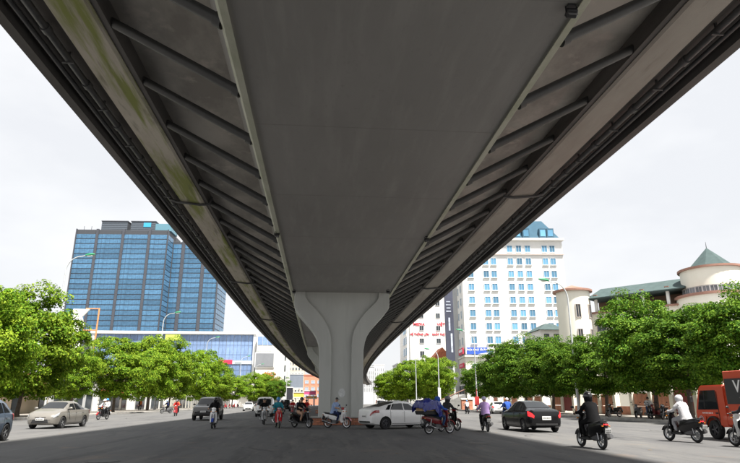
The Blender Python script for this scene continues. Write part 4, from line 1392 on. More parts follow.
def car(kind, p, lab, loc, heading, grp='cars in the traffic', lit=False, rimm=M_rim, cat='car', glassm=None, plate=True, roofm=None):
    """heading: angle of the car's front (+x local) in the ground plane"""
    kd = kind
    tab = {'sedan': SEDAN, 'fast': FAST, 'hatch': HATCH, 'suv': SUV, 'van': VAN}[kind]
    kind = 'sedan' if kind == 'fast' else kind
    B = Body(tab)
    G = glassm or M_cglass
    t = thing('van' if kind == 'van' else 'car', lab, cat, (loc[0], loc[1], 0), heading, grp)
    xr, xf = tab[0][0], tab[-1][0]
    rad = {'sedan': .31, 'hatch': .30, 'suv': .385, 'van': .30}[kind]
    ax = {'sedan': (-1.30, 1.36), 'hatch': (-1.12, 1.18), 'suv': (-1.40, 1.48), 'van': (-1.3, 1.32)}[kind]
    hw = max(r[4] for r in tab)
    # body shell
    xs = sorted(set([r[0] for r in tab] + list(np.linspace(xr, xf, 34))))
    q = MB()
    q.loft([[(x, y, z) for y, z in B.ring(x)] + [(x, -y, z) for y, z in B.ring(x)[-2:0:-1]] for x in xs])
    o = q.build('body', [p, M_trim], t, smooth=32)
    cut = MB()
    for a in ax:
        for s in (-1, 1):
            cut.tube([(a, s * (hw - .30), rad), (a, s * (hw + .2), rad)], rad + .055, 24)
    co = cut.build('cutter', M_trim, None)
    md = o.modifiers.new('arch', 'BOOLEAN'); md.object = co; md.operation = 'DIFFERENCE'; md.solver = 'EXACT'
    co.parent = t
    bpy.context.view_layer.update()
    me = bpy.data.meshes.new_from_object(o.evaluated_get(bpy.context.evaluated_depsgraph_get()))
    o.modifiers.clear(); o.data = me
    bpy.data.objects.remove(co)
    me.polygons.foreach_set('use_smooth', [True] * len(me.polygons)); me.set_sharp_from_angle(angle=R(32))
    me.name = 'body'
    # wheels
    ty, rm = wheel_mesh(rad, .21, rimm)
    for a in ax:
        for s in (-1, 1):
            wv = inst('wheel', ty, t, (a, s * (hw - .105), rad))
            inst('rim', rm, wv)
    # glass
    if kind == 'sedan':
        ws = (.46, 1.10); rw = (-1.38, -.78) if kd == 'sedan' else (-1.6, -.62); sw = [(-.06, .92, -.04, .34), (-.98, -.12, -.72, -.10), (-1.28, -1.03, -1.0, -.80)]
    elif kind == 'hatch':
        ws = (.36, 1.0); rw = (-1.68, -1.30); sw = [(.0, .86, .02, .26), (-.80, -.06, -.82, -.04), (-1.42, -.86, -1.15, -.88)]
    elif kind == 'suv':
        ws = (.50, 1.08); rw = (-2.26, -2.12); sw = [(.0, .95, .02, .40), (-.95, -.06, -.95, -.04), (-1.9, -1.02, -1.8, -1.02)]
    else:
        ws = (1.27, 1.70); rw = (-1.96, -1.9); sw = [(.35, 1.45, .35, 1.2), (-.6, .28, -.6, .28), (-1.6, -.68, -1.6, -.68)]
    B.patch(ws[0], ws[1], 7.25, 10, 6, 6, .008, both=True).build('windscreen', G, t, smooth=60)
    B.patch(rw[0], rw[1], 7.3, 10, 6, 6, .008, both=True).build('rear_window', G, t, smooth=60)
    for s in (-1, 1):
        for a, c, ab, cb in sw:
            B.patch(a, c, 6.08, 6.88, 6, 3, .007, s, x0b=ab, x1b=cb).build('side_window', G, t, smooth=60)
        # door seams and handles
        for xx in ((.98, -.09, -.98) if kind != 'hatch' else (.9, -.03, -.85)):
            B.patch(xx - .009, xx + .009, 3.0, 5.95, 1, 6, .003, s).build('door_seam', M_trim, t)
        for xx in (-.02, -.86):
            MB().box((xx - .1, s * (hw * .99), tab[5][2] - .11), (.17, .03, .03)).build('door_handle', p, t, bevel=.006)
        B.patch(ax[0] + rad + .1, ax[1] - rad - .1, 1.1, 2.5, 6, 2, .006, s).build('sill_trim', M_trim, t)
        mz = tab[5][2] + .10
        mo = MB().ball((ws[1] - .22, s * (hw + .09), mz), (.07, .11, .075), 10, 6).build('mirror', p, t, smooth=60)
        MB().box((ws[1] - .20, s * (hw - .01), mz - .05), (.05, .12, .03)).build('mirror_arm', M_trim, mo)
        # lamps
        B.patch(xf - .34, xf - .05, 4.7, 5.9, 10, 10, .02, s, x0b=xf - .50, x1b=xf - .10).build('headlight', M_head, t, smooth=60)
        tl = (B.patch(xr + .012, xr + .44, 4.75, 5.65, 14, 12, .030, s) if kd == 'fast' else B.patch(xr + .015, xr + .26, 4.4, 5.8, 10, 10, .022, s, x1b=xr + .36)).build('taillight', M_brake if lit else M_tail, t, smooth=60)
    zb, zw, zt, _, _ = B.at(xf)
    zf = tab[-1][1]
    gw = tab[-1][4]
    MB().box((xf - .03, 0, zf + .10), (.10, gw * 1.75, .21), top=(1, .84)).build('lower_grille', M_trim, t, bevel=.02)
    MB().box((xf - .05, 0, zw + .03), (.10, gw * 1.1, .075)).build('grille', M_trim, t, bevel=.015)
    MB().box((xf + .0, 0, zw + .03), (.03, .13, .05)).build('badge', M_rim, t, bevel=.01)
    for s in (-1, 1):
        MB().box((xf - .07, s * gw * .98, zf + .13), (.08, .15, .10)).build('fog_lamp', M_trim, t, bevel=.02)
    MB().box((xr + .06, 0, tab[0][1] - .06), (.10, tab[0][4] * 1.9, .11)).build('rear_valance', M_trim, t, bevel=.02)
    if plate:
        for xx, zz in ((xf + .028, zf + .20), (xr - .012, tab[0][2] - .08 if kind in ('sedan',) else tab[0][2] - .1)):
            pl = MB().box((xx, 0, zz), (.02, .44, .12 if xx > 0 else .17)).build('number_plate', M_plate, t, bevel=.004)
            sg = 1 if xx > 0 else -1
            for k in range(6):
                MB().box((xx + sg * .012, -.16 + k * .064, zz), (.006, .034, .06)).build('plate_character', M_ink, pl)
    if kind in ('sedan', 'hatch'):
        MB().box((xr + .25, 0, B.at(xr + .25)[2] + .004), (.02, .9, .008)).build('boot_seam', M_trim, t)
    if kind == 'suv':
        for s in (-1, 1):
            MB().tube([(-1.8, s * .62, 1.84), (-1.6, s * .64, 1.89), (0, s * .64, 1.89), (.2, s * .62, 1.84)], .02, 6).build('roof_rail', M_trim, t)
    if roofm:
        B.patch(tab[5][0], tab[7][0], 7.9, 10, 6, 4, .006, both=True).build('roof_panel', roofm, t, smooth=60)
    return t

def gpos(px, py):
    p = on_z(px, py); return (p.x, p.y)
SOUTH, NORTH = -PI / 2, PI / 2

c = gpos(49, 428.5); car('sedan', paint('champagne', (0.24, 0.225, 0.20), .35, .35), 'champagne silver sedan driving towards the camera before the big left tree', (c[0], c[1] + 1.2), SOUTH + R(-3))
c = gpos(5, 441); car('hatch', paint('steel_blue', (0.085, 0.115, 0.16), .3, .3), 'blue grey hatchback cut off by the left edge, rear wheel showing', (c[0] - .82, c[1] - 1.12), SOUTH + R(2))
c = gpos(202.5, 420.8); car('suv', paint('graphite', (0.075, 0.072, 0.068), .35, .2), 'dark grey off-road car coming towards the camera behind the white and blue scooter', (c[0] + .0, c[1] + 2.3), SOUTH, rimm=M_rimd)
c = gpos(247, 411.2); car('sedan', paint('white', (0.86, 0.86, 0.85)), 'small-looking white oncoming car in the sun left of the van', (c[0], c[1] + 2), SOUTH + R(4))
c = gpos(263, 417); car('van', MATS['paint_white'], 'boxy white van with big dark windscreen behind two scooter riders', (c[0], c[1] + 2.0), SOUTH, cat='van')
c = gpos(284, 411.5); car('suv', paint('black', (0.006, 0.006, 0.007), .25), 'dark car waiting under the flyover right of the van', (c[0], c[1] + 2.0), SOUTH, rimm=M_rimd)
c = gpos(299, 409.5); car('sedan', paint('grey', (0.2, 0.2, 0.21), .3, .3), 'grey car far under the flyover just left of the pier', (c[0], c[1] + 2.0), SOUTH)
# white sedan crossing: rear right wheel at px 385
c = on_z(385, 429.5)
hd = R(31) - YAW
dv = Vector((math.cos(hd), math.sin(hd), 0)); rv = Vector((math.sin(hd), -math.cos(hd), 0))
cc = Vector((c.x, c.y, 0)) - dv * (-1.30) - rv * .77
car('fast', MATS['paint_white'], 'white sedan with dark sloping rear window turning in front of the pier', (cc.x, cc.y), hd, rimm=M_rimd, roofm=None)
c = gpos(547, 433); car('sedan', MATS['paint_black'], 'black sedan with lit red tail lamps driving away on the right', (c[0], c[1] + 2.3), NORTH + R(2), lit=True)
c = gpos(501, 414); car('hatch', MATS['paint_white'], 'small white hatchback far ahead of the black sedan', (c[0], c[1] + 1.8), NORTH + R(-6), lit=True)
c = gpos(384, 411.0); car('van', paint('pale_grey', (.6, .6, .6)), 'pale van far beyond the white sedan', (c[0], c[1] + 6), SOUTH, cat='van')

# ------------------------------------------------------------------ orange truck
def truck():
    c = on_z(716, 439.5)
    # local: +x front ; left side towards camera
    t = thing('truck', 'orange box truck with dark side panel at the right edge', 'truck', (c.x + .83, c.y - 1.05, 0), NORTH)
    po = paint('orange', (0.62, 0.075, 0.025), .38)
    fx = 1.05
    # cab: side profile prism with bevel
    q = MB(); q.prism([(.15, .48), (.62, .48), (.70, .82), (1.40, .82), (1.47, .48), (2.02, .45), (2.06, 1.02), (1.72, 1.95), (1.55, 2.04), (.22, 2.04), (.15, 1.95)], -.83, .83)
    q.build('cab', po, t, bevel=.05, seg=2, smooth=35)
    for s in (-1, 1):
        q = MB(); q.prism([(.62, 1.12), (1.86, 1.10), (1.60, 1.84), (.66, 1.84)], s * .835 - .006, s * .835 + .006); q.build('side_window', M_cglass, t)
        q = MB(); q.prism([(1.38, 1.14), (1.42, 1.14), (1.36, 1.84), (1.32, 1.84)], s * .846 - .004, s * .846 + .004); q.build('window_bar', M_trim, t)
        MB().box((.60, s * .838, 1.25), (.02, .012, 1.1)).build('door_seam', M_trim, t)
        MB().box((.72, s * .845, .98), (.14, .03, .05)).build('door_handle', M_trim, t, bevel=.006)
        mo = MB().box((2.06, s * .93, 1.5), (.05, .13, .24)).build('mirror', M_trim, t, bevel=.02)
        MB().tube([(1.9, s * .84, 1.8), (2.1, s * .96, 1.74)], .015, 6).build('mirror_arm', M_trim, mo)
        MB().box((2.03, s * .62, .72), (.08, .26, .16)).build('headlight', M_head, t, bevel=.02)
        q = MB(); q.lathe([(.12, 0), (.15, 0.004), (.15, -.004), (.12, 0)], 20, axis='y'); e = q.build('door_emblem', mat('pale_print', (.42, .46, .55)), t); e.location = (1.72, s * .838, .72)
        for k in range(7):
            MB().box((1.0 + k * .095, s * .838, .98), (.05, .012, .05)).build('door_lettering', MATS['white_letters'], t)
    q = MB(); q.prism([(-.70, 1.14), (.70, 1.14), (.64, 1.86), (-.64, 1.86)], 0, .012, axis='x')
    o = q.build('windscreen', M_cglass, t); o.location = (1.915, 0, .0); 
    o.location = (2.075 - .0, 0, 0); o.rotation_euler.y = 0
    # lean the windscreen back along the cab front
    o.matrix_local = Matrix.Translation((2.035, 0, 1.05)) @ Matrix.Rotation(R(-20), 4, 'Y') @ Matrix.Translation((0, 0, -1.05))
    MB().box((2.06, 0, .50), (.12, 1.6, .18)).build('bumper', M_trim, t, bevel=.03)
    MB().box((-1.5, 0, .52), (4.4, .7, .18)).build('chassis', M_trim, t)
    # box body
    x0, x1 = -3.8, .02
    zb, zt = .92, 2.52
    MB().box(((x0 + x1) / 2, 0, (zb + zt) / 2), (x1 - x0, 1.74, zt - zb)).build('cargo_box', po, t, bevel=.02)
    for s in (-1, 1):
        pn_ = MB().box(((x0 + x1) / 2, s * .882, 1.78), (x1 - x0 - .16, .03, .92)).build('side_panel', mat('charcoal_panel', (.035, .037, .04), .5), t)
        if s > 0:
            text('V', 'lettering', .62, MATS['white_letters'], pn_, (-.72, s * .902, 1.93), (PI / 2, 0, PI), .006)
    MB().box((-.3, .0, 2.56), (.5, .4, .08)).build('roof_vent', M_plate, t, bevel=.02)
    ty, rm = wheel_mesh(.36, .22, M_rimd)
    for a in (1.05, -2.5):
        for s in (-1, 1):
            wv = inst('wheel', ty, t, (a, s * .72, .36)); inst('rim', rm, wv)
    for s in (-1, 1):
        q = MB(); q.tube([(1.05 + math.cos(k * PI / 10) * .44, s * .825, .40 + math.sin(k * PI / 10) * .44) for k in range(11)], .03, 6); q.build('wheel_arch', M_trim, t)
        MB().box((-.4, s * .8, .72), (1.2, .04, .3)).build('side_guard', po, t)
        MB().box((-3.82, s * .7, .85), (.05, .2, .12)).build('taillight', M_tail, t)
truck()

# ------------------------------------------------------------------ motorbikes
M_seat = mat('seat_vinyl', (0.02, 0.02, 0.02), 0.6)
M_chrome = mat('chrome', (0.36, 0.36, 0.37), 0.3, 1.0)
M_engine = mat('engine_metal', (0.10, 0.10, 0.105), 0.5, .5)
MW_T, MW_R = None, None
def bike_wheel(r, wd, spoked):
    q = MB()
    prof = [(r - wd * .95 + wd * .95 * (0), 0)]
    n = 8
    prof = [(r - wd * .5 + math.cos(2 * PI * k / n) * wd * .5, math.sin(2 * PI * k / n) * wd * .5) for k in range(n + 1)]
    q.lathe(prof, 26, axis='y')
    ty = q.mesh('tyre', M_tyre, smooth=60)
    q = MB(); ri = r - wd * .9
    q.lathe([(ri, -wd * .3), (ri + .012, 0), (ri, wd * .3), (ri - .025, wd * .2), (ri - .025, -wd * .2), (ri, -wd * .3)], 24, axis='y')
    q.lathe([(0, -.05), (.04, -.05), (.04, .05), (0, .05)], 10, axis='y')
    nsp = 14 if spoked else 5
    for k in range(nsp):
        a = 2 * PI * k / nsp
        q.tube([(math.cos(a) * .03, 0, math.sin(a) * .03), (math.cos(a) * (ri - .01), 0, math.sin(a) * (ri - .01))], .004 if spoked else .02, 5)
    q.lathe([(.05, -.035), (.10, -.035), (.10, -.03), (.05, -.03)], 16, axis='y')
    return ty, q.mesh('rim', M_chrome if spoked else M_rim, smooth=40)
BW = {'s': bike_wheel(.27, .10, False), 'u': bike_wheel(.29, .075, True)}

def bike(lab, loc, heading, body, accent=None, style='s', grp='motorbikes in the traffic', lit=False, lean=0.0, stand=False, plate=True, cat='motorbike', z=0.0):
    """local +x forward; axles at x=.66 and -.60"""
    acc = accent or body
    t = thing('motorbike', lab, cat, (loc[0], loc[1], z), heading, grp)
    r = .27 if style == 's' else .29
    ty, rm = BW[style]
    for x in (.66, -.60):
        wv = inst('wheel', ty, t, (x, 0, r)); inst('rim', rm, wv)
    # fork, front fender
    for s in (-1, 1):
        MB().tube([(.66, s * .075, r), (.56, s * .075, .60), (.47, s * .055, .92)], [.022, .026, .022], 8).build('fork_leg', M_chrome if style == 'u' else M_engine, t, smooth=60)
    q = MB()
    q.loft([[(.66 + math.cos(a) * (r + .03) , y, r + math.sin(a) * (r + .03)) for y in (-.065, 0, .065)] + [(.66 + math.cos(a) * (r + .015), y, r + math.sin(a) * (r + .015)) for y in (.065, 0, -.065)] for a in [R(d) for d in range(20, 165, 16)]])
    q.build('front_fender', acc, t, smooth=50)
    wb = .15 if style == 's' else .115
    # leg shield / front cowl
    q = MB()
    rows = [(.30, .40, .16), (.45, .36, .20), (.62, .40, .20), (.80, .45, .18), (.93, .46, .13), (1.00, .44, .09)]
    q.loft([[(x - .03, -w_ , z), (x + .06, -w_ * .65, z + .01), (x + .12, 0, z + .02), (x + .06, w_ * .65, z + .01), (x - .03, w_, z), (x - .06, w_ * .5, z), (x - .07, 0, z), (x - .06, -w_ * .5, z)] for z, x, w_ in rows])
    q.build('leg_shield', body, t, smooth=50)
    # handlebar cowl and bars
    q = MB(); q.ball((.43, 0, 1.03), (.12, .13, .085), 12, 8); q.build('handlebar_cowl', acc if style == 'u' else body, t, smooth=60)
    hb = MB().tube([(.36, -.34, 1.03), (.40, -.2, 1.03), (.44, 0, 1.02), (.40, .2, 1.03), (.36, .34, 1.03)], .013, 8).build('handlebar', M_black, t, smooth=60)
    for s in (-1, 1):
        MB().tube([(.38, s * .24, 1.03), (.355, s * .36, 1.03)], .019, 8).build('grip', M_seat, hb, smooth=60)
        MB().tube([(.43, s * .24, 1.04), (.44, s * .36, 1.03)], .007, 6).build('brake_lever', M_chrome, hb)
        MB().tube([(.40, s * .2, 1.04), (.41, s * .27, 1.16), (.40, s * .33, 1.22)], .007, 6).build('mirror_stem', M_black, hb)
        MB().ball((.40, s * .35, 1.235), (.022, .065, .04), 10, 6).build('mirror', M_black, hb, smooth=60)
        MB().box((.52, s * .13, .90), (.06, .07, .04)).build('indicator', M_amber, t, bevel=.01)
    hl = (.545, 1.035) if style == 'u' else (.56, .86)
    MB().ball((hl[0] - .03, 0, hl[1]), (.055, .085, .06), 12, 6).build('headlight', M_head, t, smooth=60)
    # floor / central body
    if style == 's':
        MB().box((.20, 0, .29), (.50, .30, .09)).build('floorboard', M_trim, t, bevel=.02)
        rows = [(.02, .32, .62, .15), (-.15, .30, .70, .185), (-.40, .36, .745, .19), (-.65, .47, .785, .165), (-.86, .60, .80, .10), (-.95, .67, .79, .055)]
    else:
        q = MB(); q.loft([[(x, -w_, z0), (x, -w_ * .8, z1), (x, w_ * .8, z1), (x, w_, z0)] for x, z0, z1, w_ in ((.38, .40, .62, .06), (.20, .38, .58, .075), (.0, .40, .62, .085), (-.1, .42, .68, .09))])
        q.build('spine_cover', body, t, bevel=.015, smooth=50)
        rows = [(-.02, .46, .66, .09), (-.2, .44, .715, .115), (-.45, .50, .745, .12), (-.70, .58, .77, .10), (-.92, .66, .79, .06), (-.98, .70, .785, .035)]
        MB().tube([(.02, -.20, .29), (.02, .20, .29)], .014, 6).tube([(.3, -.01, .29), (.02, -.01, .29)], .014, 6).build('foot_peg_bar', M_black, t)
        for s in (-1, 1):
            MB().box((.02, s * .2, .295), (.07, .10, .025)).build('foot_peg', M_seat, t, bevel=.006)
    q = MB()
    q.loft([[(x, -w_ * .55, z0), (x, -w_, z0 + (z1 - z0) * .4), (x, -w_ * .9, z1 - .03), (x, -w_ * .6, z1), (x, w_ * .6, z1), (x, w_ * .9, z1 - .03), (x, w_, z0 + (z1 - z0) * .4), (x, w_ * .55, z0)] for x, z0, z1, w_ in rows])
    q.build('rear_body', body, t, smooth=40)
    # seat
    q = MB()
    q.loft([[(x, -w_, z0), (x, -w_ * .95, z1 - .02), (x, -w_ * .6, z1), (x, w_ * .6, z1), (x, w_ * .95, z1 - .02), (x, w_, z0)] for x, z0, z1, w_ in ((.02, .62, .68, .08), (-.08, .66, .765, .125), (-.30, .70, .785, .14), (-.40, .72, .80, .14), (-.62, .75, .835, .125), (-.78, .77, .83, .09))])
    q.build('seat', M_seat, t, smooth=45)
    # grab rail, tail
    MB().tube([(-.60, -.13, .80), (-.86, -.11, .84), (-.92, 0, .85), (-.86, .11, .84), (-.60, .13, .80)], .014, 7).build('grab_rail', M_black, t, smooth=60)
    tl = MB().ball((-.915, 0, .735), (.045, .085, .04), 10, 6).build('taillight', M_brake if lit else M_tail, t, smooth=60)
    for s in (-1, 1):
        MB().box((-.90, s * .11, .69), (.06, .05, .03)).build('indicator', M_amber, t, bevel=.008)
    # rear fender and plate
    q = MB(); q.prism([(-.80, .66), (-.92, .70), (-1.02, .36), (-.97, .35)], -.055, .055); q.build('rear_fender', M_trim, t, bevel=.01)
    if plate:
        pl = MB().box((-1.005, 0, .55), (.012, .19, .14), Matrix.Rotation(R(-17), 3, 'Y')).build('number_plate', M_plate, t)
        for k in range(4):
            for j in (0, 1):
                MB().box((-1.016 + .006 - (.03 if j else -.01) * .3, -.062 + k * .042, .52 + j * .06), (.012, .02, .035), Matrix.Rotation(R(-17), 3, 'Y')).build('plate_character', M_ink, pl)
    # engine, swing arm, exhaust, shock
    MB().box((-.12 if style == 'u' else -.36, 0, .34), (.34, .24, .20)).build('engine', M_engine, t, bevel=.04)
    MB().tube([(-.15, .09, .32), (-.60, .09, r)], .028, 8).build('swing_arm', M_engine, t)
    q = MB(); q.tube([(-.0, -.10, .26), (-.25, -.14, .25), (-.42, -.15, .28), (-.88, -.16, .40)], [.022, .03, .06, .07], 10); ex = q.build('exhaust', M_engine if style == 's' else M_chrome, t, smooth=50)
    q = MB(); q.tube([(-.48, -.222, .30), (-.82, -.235, .392)], .022, 6); q.build('heat_shield', M_chrome if style == 's' else M_black, ex, smooth=50)
    for s in (-1, 1):
        MB().tube([(-.60, s * .105, r + .02), (-.52, s * .11, .66)], .022, 8).build('shock_absorber', M_chrome, t, smooth=50)
    if stand:
        MB().tube([(-.1, .1, .3), (-.14, .27, .0)], .012, 6).build('side_stand', M_black, t)
    return t

# ------------------------------------------------------------------ people
M_skin = mat('skin', (0.45, 0.27, 0.18), 0.6)
M_eye = mat('eye_dark', (0.02, 0.015, 0.01), 0.3)
M_shoe = mat('shoe', (0.05, 0.045, 0.04), 0.7)
M_hair = mat('hair', (0.012, 0.010, 0.009), 0.6)
def cloth(name, c):
    return mat('cloth_' + name, c, 0.95, 0, 0.12, 8, 0.3, 25, spec=0.12)

POSES = {
    # joints in bike-local coordinates
    'ride': dict(pel=(-.22, 0, .87), sp=(-.19, 0, 1.02), ch=(-.13, 0, 1.22), nk=(-.07, 0, 1.385), hd=(-.035, 0, 1.47), ht=(-.02, 0, 1.57),
                 sh=(-.10, .17, 1.315), el=(.06, .27, 1.10), wr=(.29, .30, 1.055), ha=(.355, .30, 1.055), hip=(-.19, .10, .84), kn=(.23, .17, .76), an=(.12, .17, .39), to=(.25, .18, .365)),
    'pillion': dict(pel=(-.56, 0, .91), sp=(-.54, 0, 1.06), ch=(-.49, 0, 1.26), nk=(-.44, 0, 1.425), hd=(-.41, 0, 1.51), ht=(-.395, 0, 1.61),
                    sh=(-.46, .17, 1.355), el=(-.36, .27, 1.13), wr=(-.20, .19, 1.02), ha=(-.13, .16, 1.01), hip=(-.53, .10, .88), kn=(-.16, .21, .77), an=(-.32, .21, .40), to=(-.20, .22, .37)),
    'stand': dict(pel=(0, 0, .95), sp=(.0, 0, 1.08), ch=(.01, 0, 1.28), nk=(.01, 0, 1.44), hd=(.02, 0, 1.53), ht=(.025, 0, 1.63),
                  sh=(.0, .17, 1.375), el=(-.02, .22, 1.10), wr=(.06, .22, .87), ha=(.08, .215, .80), hip=(0, .09, .90), kn=(.03, .10, .50), an=(-.01, .10, .09), to=(.12, .12, .05)),
    'foot_down': None,
}
POSES['foot_down'] = dict(POSES['ride']); POSES['foot_down_left'] = None
PMESH = {}
def person_mesh(pose, long=True):
    key = (pose, long)
    if key in PMESH: return PMESH[key]
    J = POSES['ride' if pose == 'foot_down' else pose]
    V = []; Rr = []; E = []; EM = []
    def v(p, r):
        V.append(Vector(p)); Rr.append(r); return len(V) - 1
    def e(a, b_, m):
        E.append((a, b_)); EM.append(m)
    # materials: 0 shirt 1 trousers 2 skin 3 shoe 4 eye
    pel = v(J['pel'], .135); sp = v(J['sp'], .125); ch = v(J['ch'], .14); nk = v(J['nk'], .055); hd = v(J['hd'], .085); ht = v(J['ht'], .078)
    e(pel, sp, 0); e(sp, ch, 0); e(ch, nk, 0); e(nk, hd, 2); e(hd, ht, 2)
    hands = []
    for s in (-1, 1):
        f = lambda k: (J[k][0], J[k][1] * s, J[k][2])
        sh = v(f('sh'), .075); el = v(f('el'), .052); wr = v(f('wr'), .033); ha = v(f('ha'), .036)
        e(ch, sh, 0); e(sh, el, 0); e(el, wr, 0 if long else 2); e(wr, ha, 2)
        hip = v(f('hip'), .10); 
        kn_, an_, to_ = f('kn'), f('an'), f('to')
        if pose == 'foot_down' and s > 0:
            kn_, an_, to_ = (.10, .30, .52), (.02, .36, .09), (.15, .38, .05)
        kn = v(kn_, .068); an = v(an_, .042); to = v(to_, .036)
        e(pel, hip, 1); e(hip, kn, 1); e(kn, an, 1); e(an, to, 3)
        hands.append((Vector(f('wr')), Vector(f('ha')), s))
    me = bpy.data.meshes.new('tmp'); me.from_pydata([tuple(p) for p in V], E, [])
    o = bpy.data.objects.new('tmp', me); col.objects.link(o)
    sk = o.modifiers.new('skin', 'SKIN'); sk.use_smooth_shade = True
    for i, r in enumerate(Rr):
        d = me.skin_vertices[0].data[i]; d.radius = (r, r); d.use_root = (i == 0)
    ss = o.modifiers.new('sub', 'SUBSURF'); ss.levels = 2; ss.render_levels = 2
    bpy.context.view_layer.update()
    out = bpy.data.meshes.new_from_object(o.evaluated_get(bpy.context.evaluated_depsgraph_get()))
    bpy.data.objects.remove(o)
    q = MB()
    q.v = [tuple(vv.co) for vv in out.vertices]
    for pgn in out.polygons:
        c = pgn.center; best = None
        for (a, b_), m in zip(E, EM):
            A, B_ = V[a], V[b_]; d = B_ - A
            u = max(0, min(1, (c - A).dot(d) / d.length_squared))
            dist = (c - (A + d * u)).length - (Rr[a] * (1 - u) + Rr[b_] * u)
            if best is None or dist < best[0]: best = (dist, m)
        q.f.append(tuple(pgn.vertices)); q.m.append(best[1])
    # face
    hc = Vector(J['hd']) * .55 + Vector(J['ht']) * .45
    q.ball(hc + Vector((.088, 0, -.02)), (.022, .016, .026), 8, 5, 2)
    for s in (-1, 1):
        q.ball(hc + Vector((.078, s * .032, .012)), (.012, .016, .009), 8, 4, 4)
        q.ball(hc + Vector((.0, s * .088, -.01)), (.022, .012, .032), 8, 5, 2)
    q.ball(hc + Vector((.075, 0, -.055)), (.012, .024, .007), 8, 4, 4)
    # hands: palm plus five bent fingers
    for wv, hv, s in hands:
        d = (hv - wv).normalized()
        grip = pose in ('ride', 'foot_down')
        side = Vector((0, 1, 0)) if grip else d.cross(Vector((0, s, 0))).normalized() * s
        down = Vector((0, 0, -1)) if grip else Vector((0, -s, 0))
        if not grip and pose == 'stand':
            side = Vector((1, 0, 0))
        for k in range(4):
            base = hv + side * ((k - 1.5) * .019) - d * .005
            ln = (.9, 1.05, 1.0, .8)[k]
            bend = .03 if grip else .018
            pts = [base, base + d * .03 * ln + down * .004, base + d * (.045 if grip else .055) * ln + down * bend, base + d * (.03 if grip else .07) * ln + down * bend * 2]
            q.tube(pts, [.010, .0095, .009, .007], 6, 2)
        ts = side * (-.032 * (s if grip else 1))
        tb = wv.lerp(hv, .55) + ts * .8
        q.tube([tb, tb + ts * .6 + d * .02, tb + ts * .5 + d * .045 + down * .015], [.011, .010, .008], 6, 2)
    import mathutils
    body_n = len(out.vertices)
    keep = set()
    for f_, m_ in zip(q.f, q.m):
        if m_ in (2, 3, 4): keep.update(f_)
    nrm = [Vector(vv.normal) for vv in out.vertices]
    for i in range(body_n):
        if i in keep: continue
        p_ = Vector(q.v[i])
        n1 = mathutils.noise.noise(p_ * 9.0) * .020 + mathutils.noise.noise(p_ * 22.0 + Vector((3, 1, 7))) * .011
        q.v[i] = tuple(p_ + nrm[i] * (n1 + .008))
    me = q.mesh('person', [M_skin] * 5, smooth=80, fix=False)
    PMESH[key] = (me, J)
    return PMESH[key]

def helmet_mesh():
    q = MB(); q.ball((0, 0, 0), (.132, .118, .125), 16, 9, z0=-.28)
    q.loft([[(.115 + k * .035, y * (1 - .25 * k), .0 - k * .018 + abs(y) * -.1) for y in (-.095, -.05, 0, .05, .095)] + [(.115 + k * .035, y * (1 - .25 * k), .012 - k * .018 + abs(y) * -.1) for y in (.095, .05, 0, -.05, -.095)] for k in (0, 1, 2)])
    return q.mesh('helmet', M_black, smooth=50)
def full_helmet_mesh():
    q = MB(); q.ball((0, 0, -.015), (.142, .125, .145), 16, 10, z0=-.8)
    return q.mesh('helmet', M_black, smooth=60)
def cap_mesh():
    q = MB(); q.ball((0, 0, .0), (.112, .1, .1), 14, 7, z0=-.1); q.box((.14, 0, -.005), (.12, .13, .012), Matrix.Rotation(.15, 3, 'Y'))
    return q.mesh('cap', M_black, smooth=50)
def hood_mesh():
    q = MB()
    q.loft([[(x + (-.02 if abs(math.cos(a)) < .3 else 0), math.cos(a) * w_, z + math.sin(a) * h_) for a in [2 * PI * k / 14 for k in range(14)]] for x, w_, h_, z in ((-.135, .03, .04, .0), (-.11, .085, .10, -.01), (-.05, .122, .145, -.02), (.03, .125, .148, -.02), (.085, .108, .135, -.02))])
    q.loft([[(math.cos(a) * w_ - .02, math.sin(a) * w_ * 1.15, z) for a in [2 * PI * k / 14 for k in range(14)]] for z, w_ in ((-.08, .11), (-.15, .09), (-.21, .13))])
    return q.mesh('hood', M_black, smooth=60)
HEADGEAR = {'helmet': helmet_mesh(), 'full': full_helmet_mesh(), 'cap': cap_mesh(), 'hood': hood_mesh()}

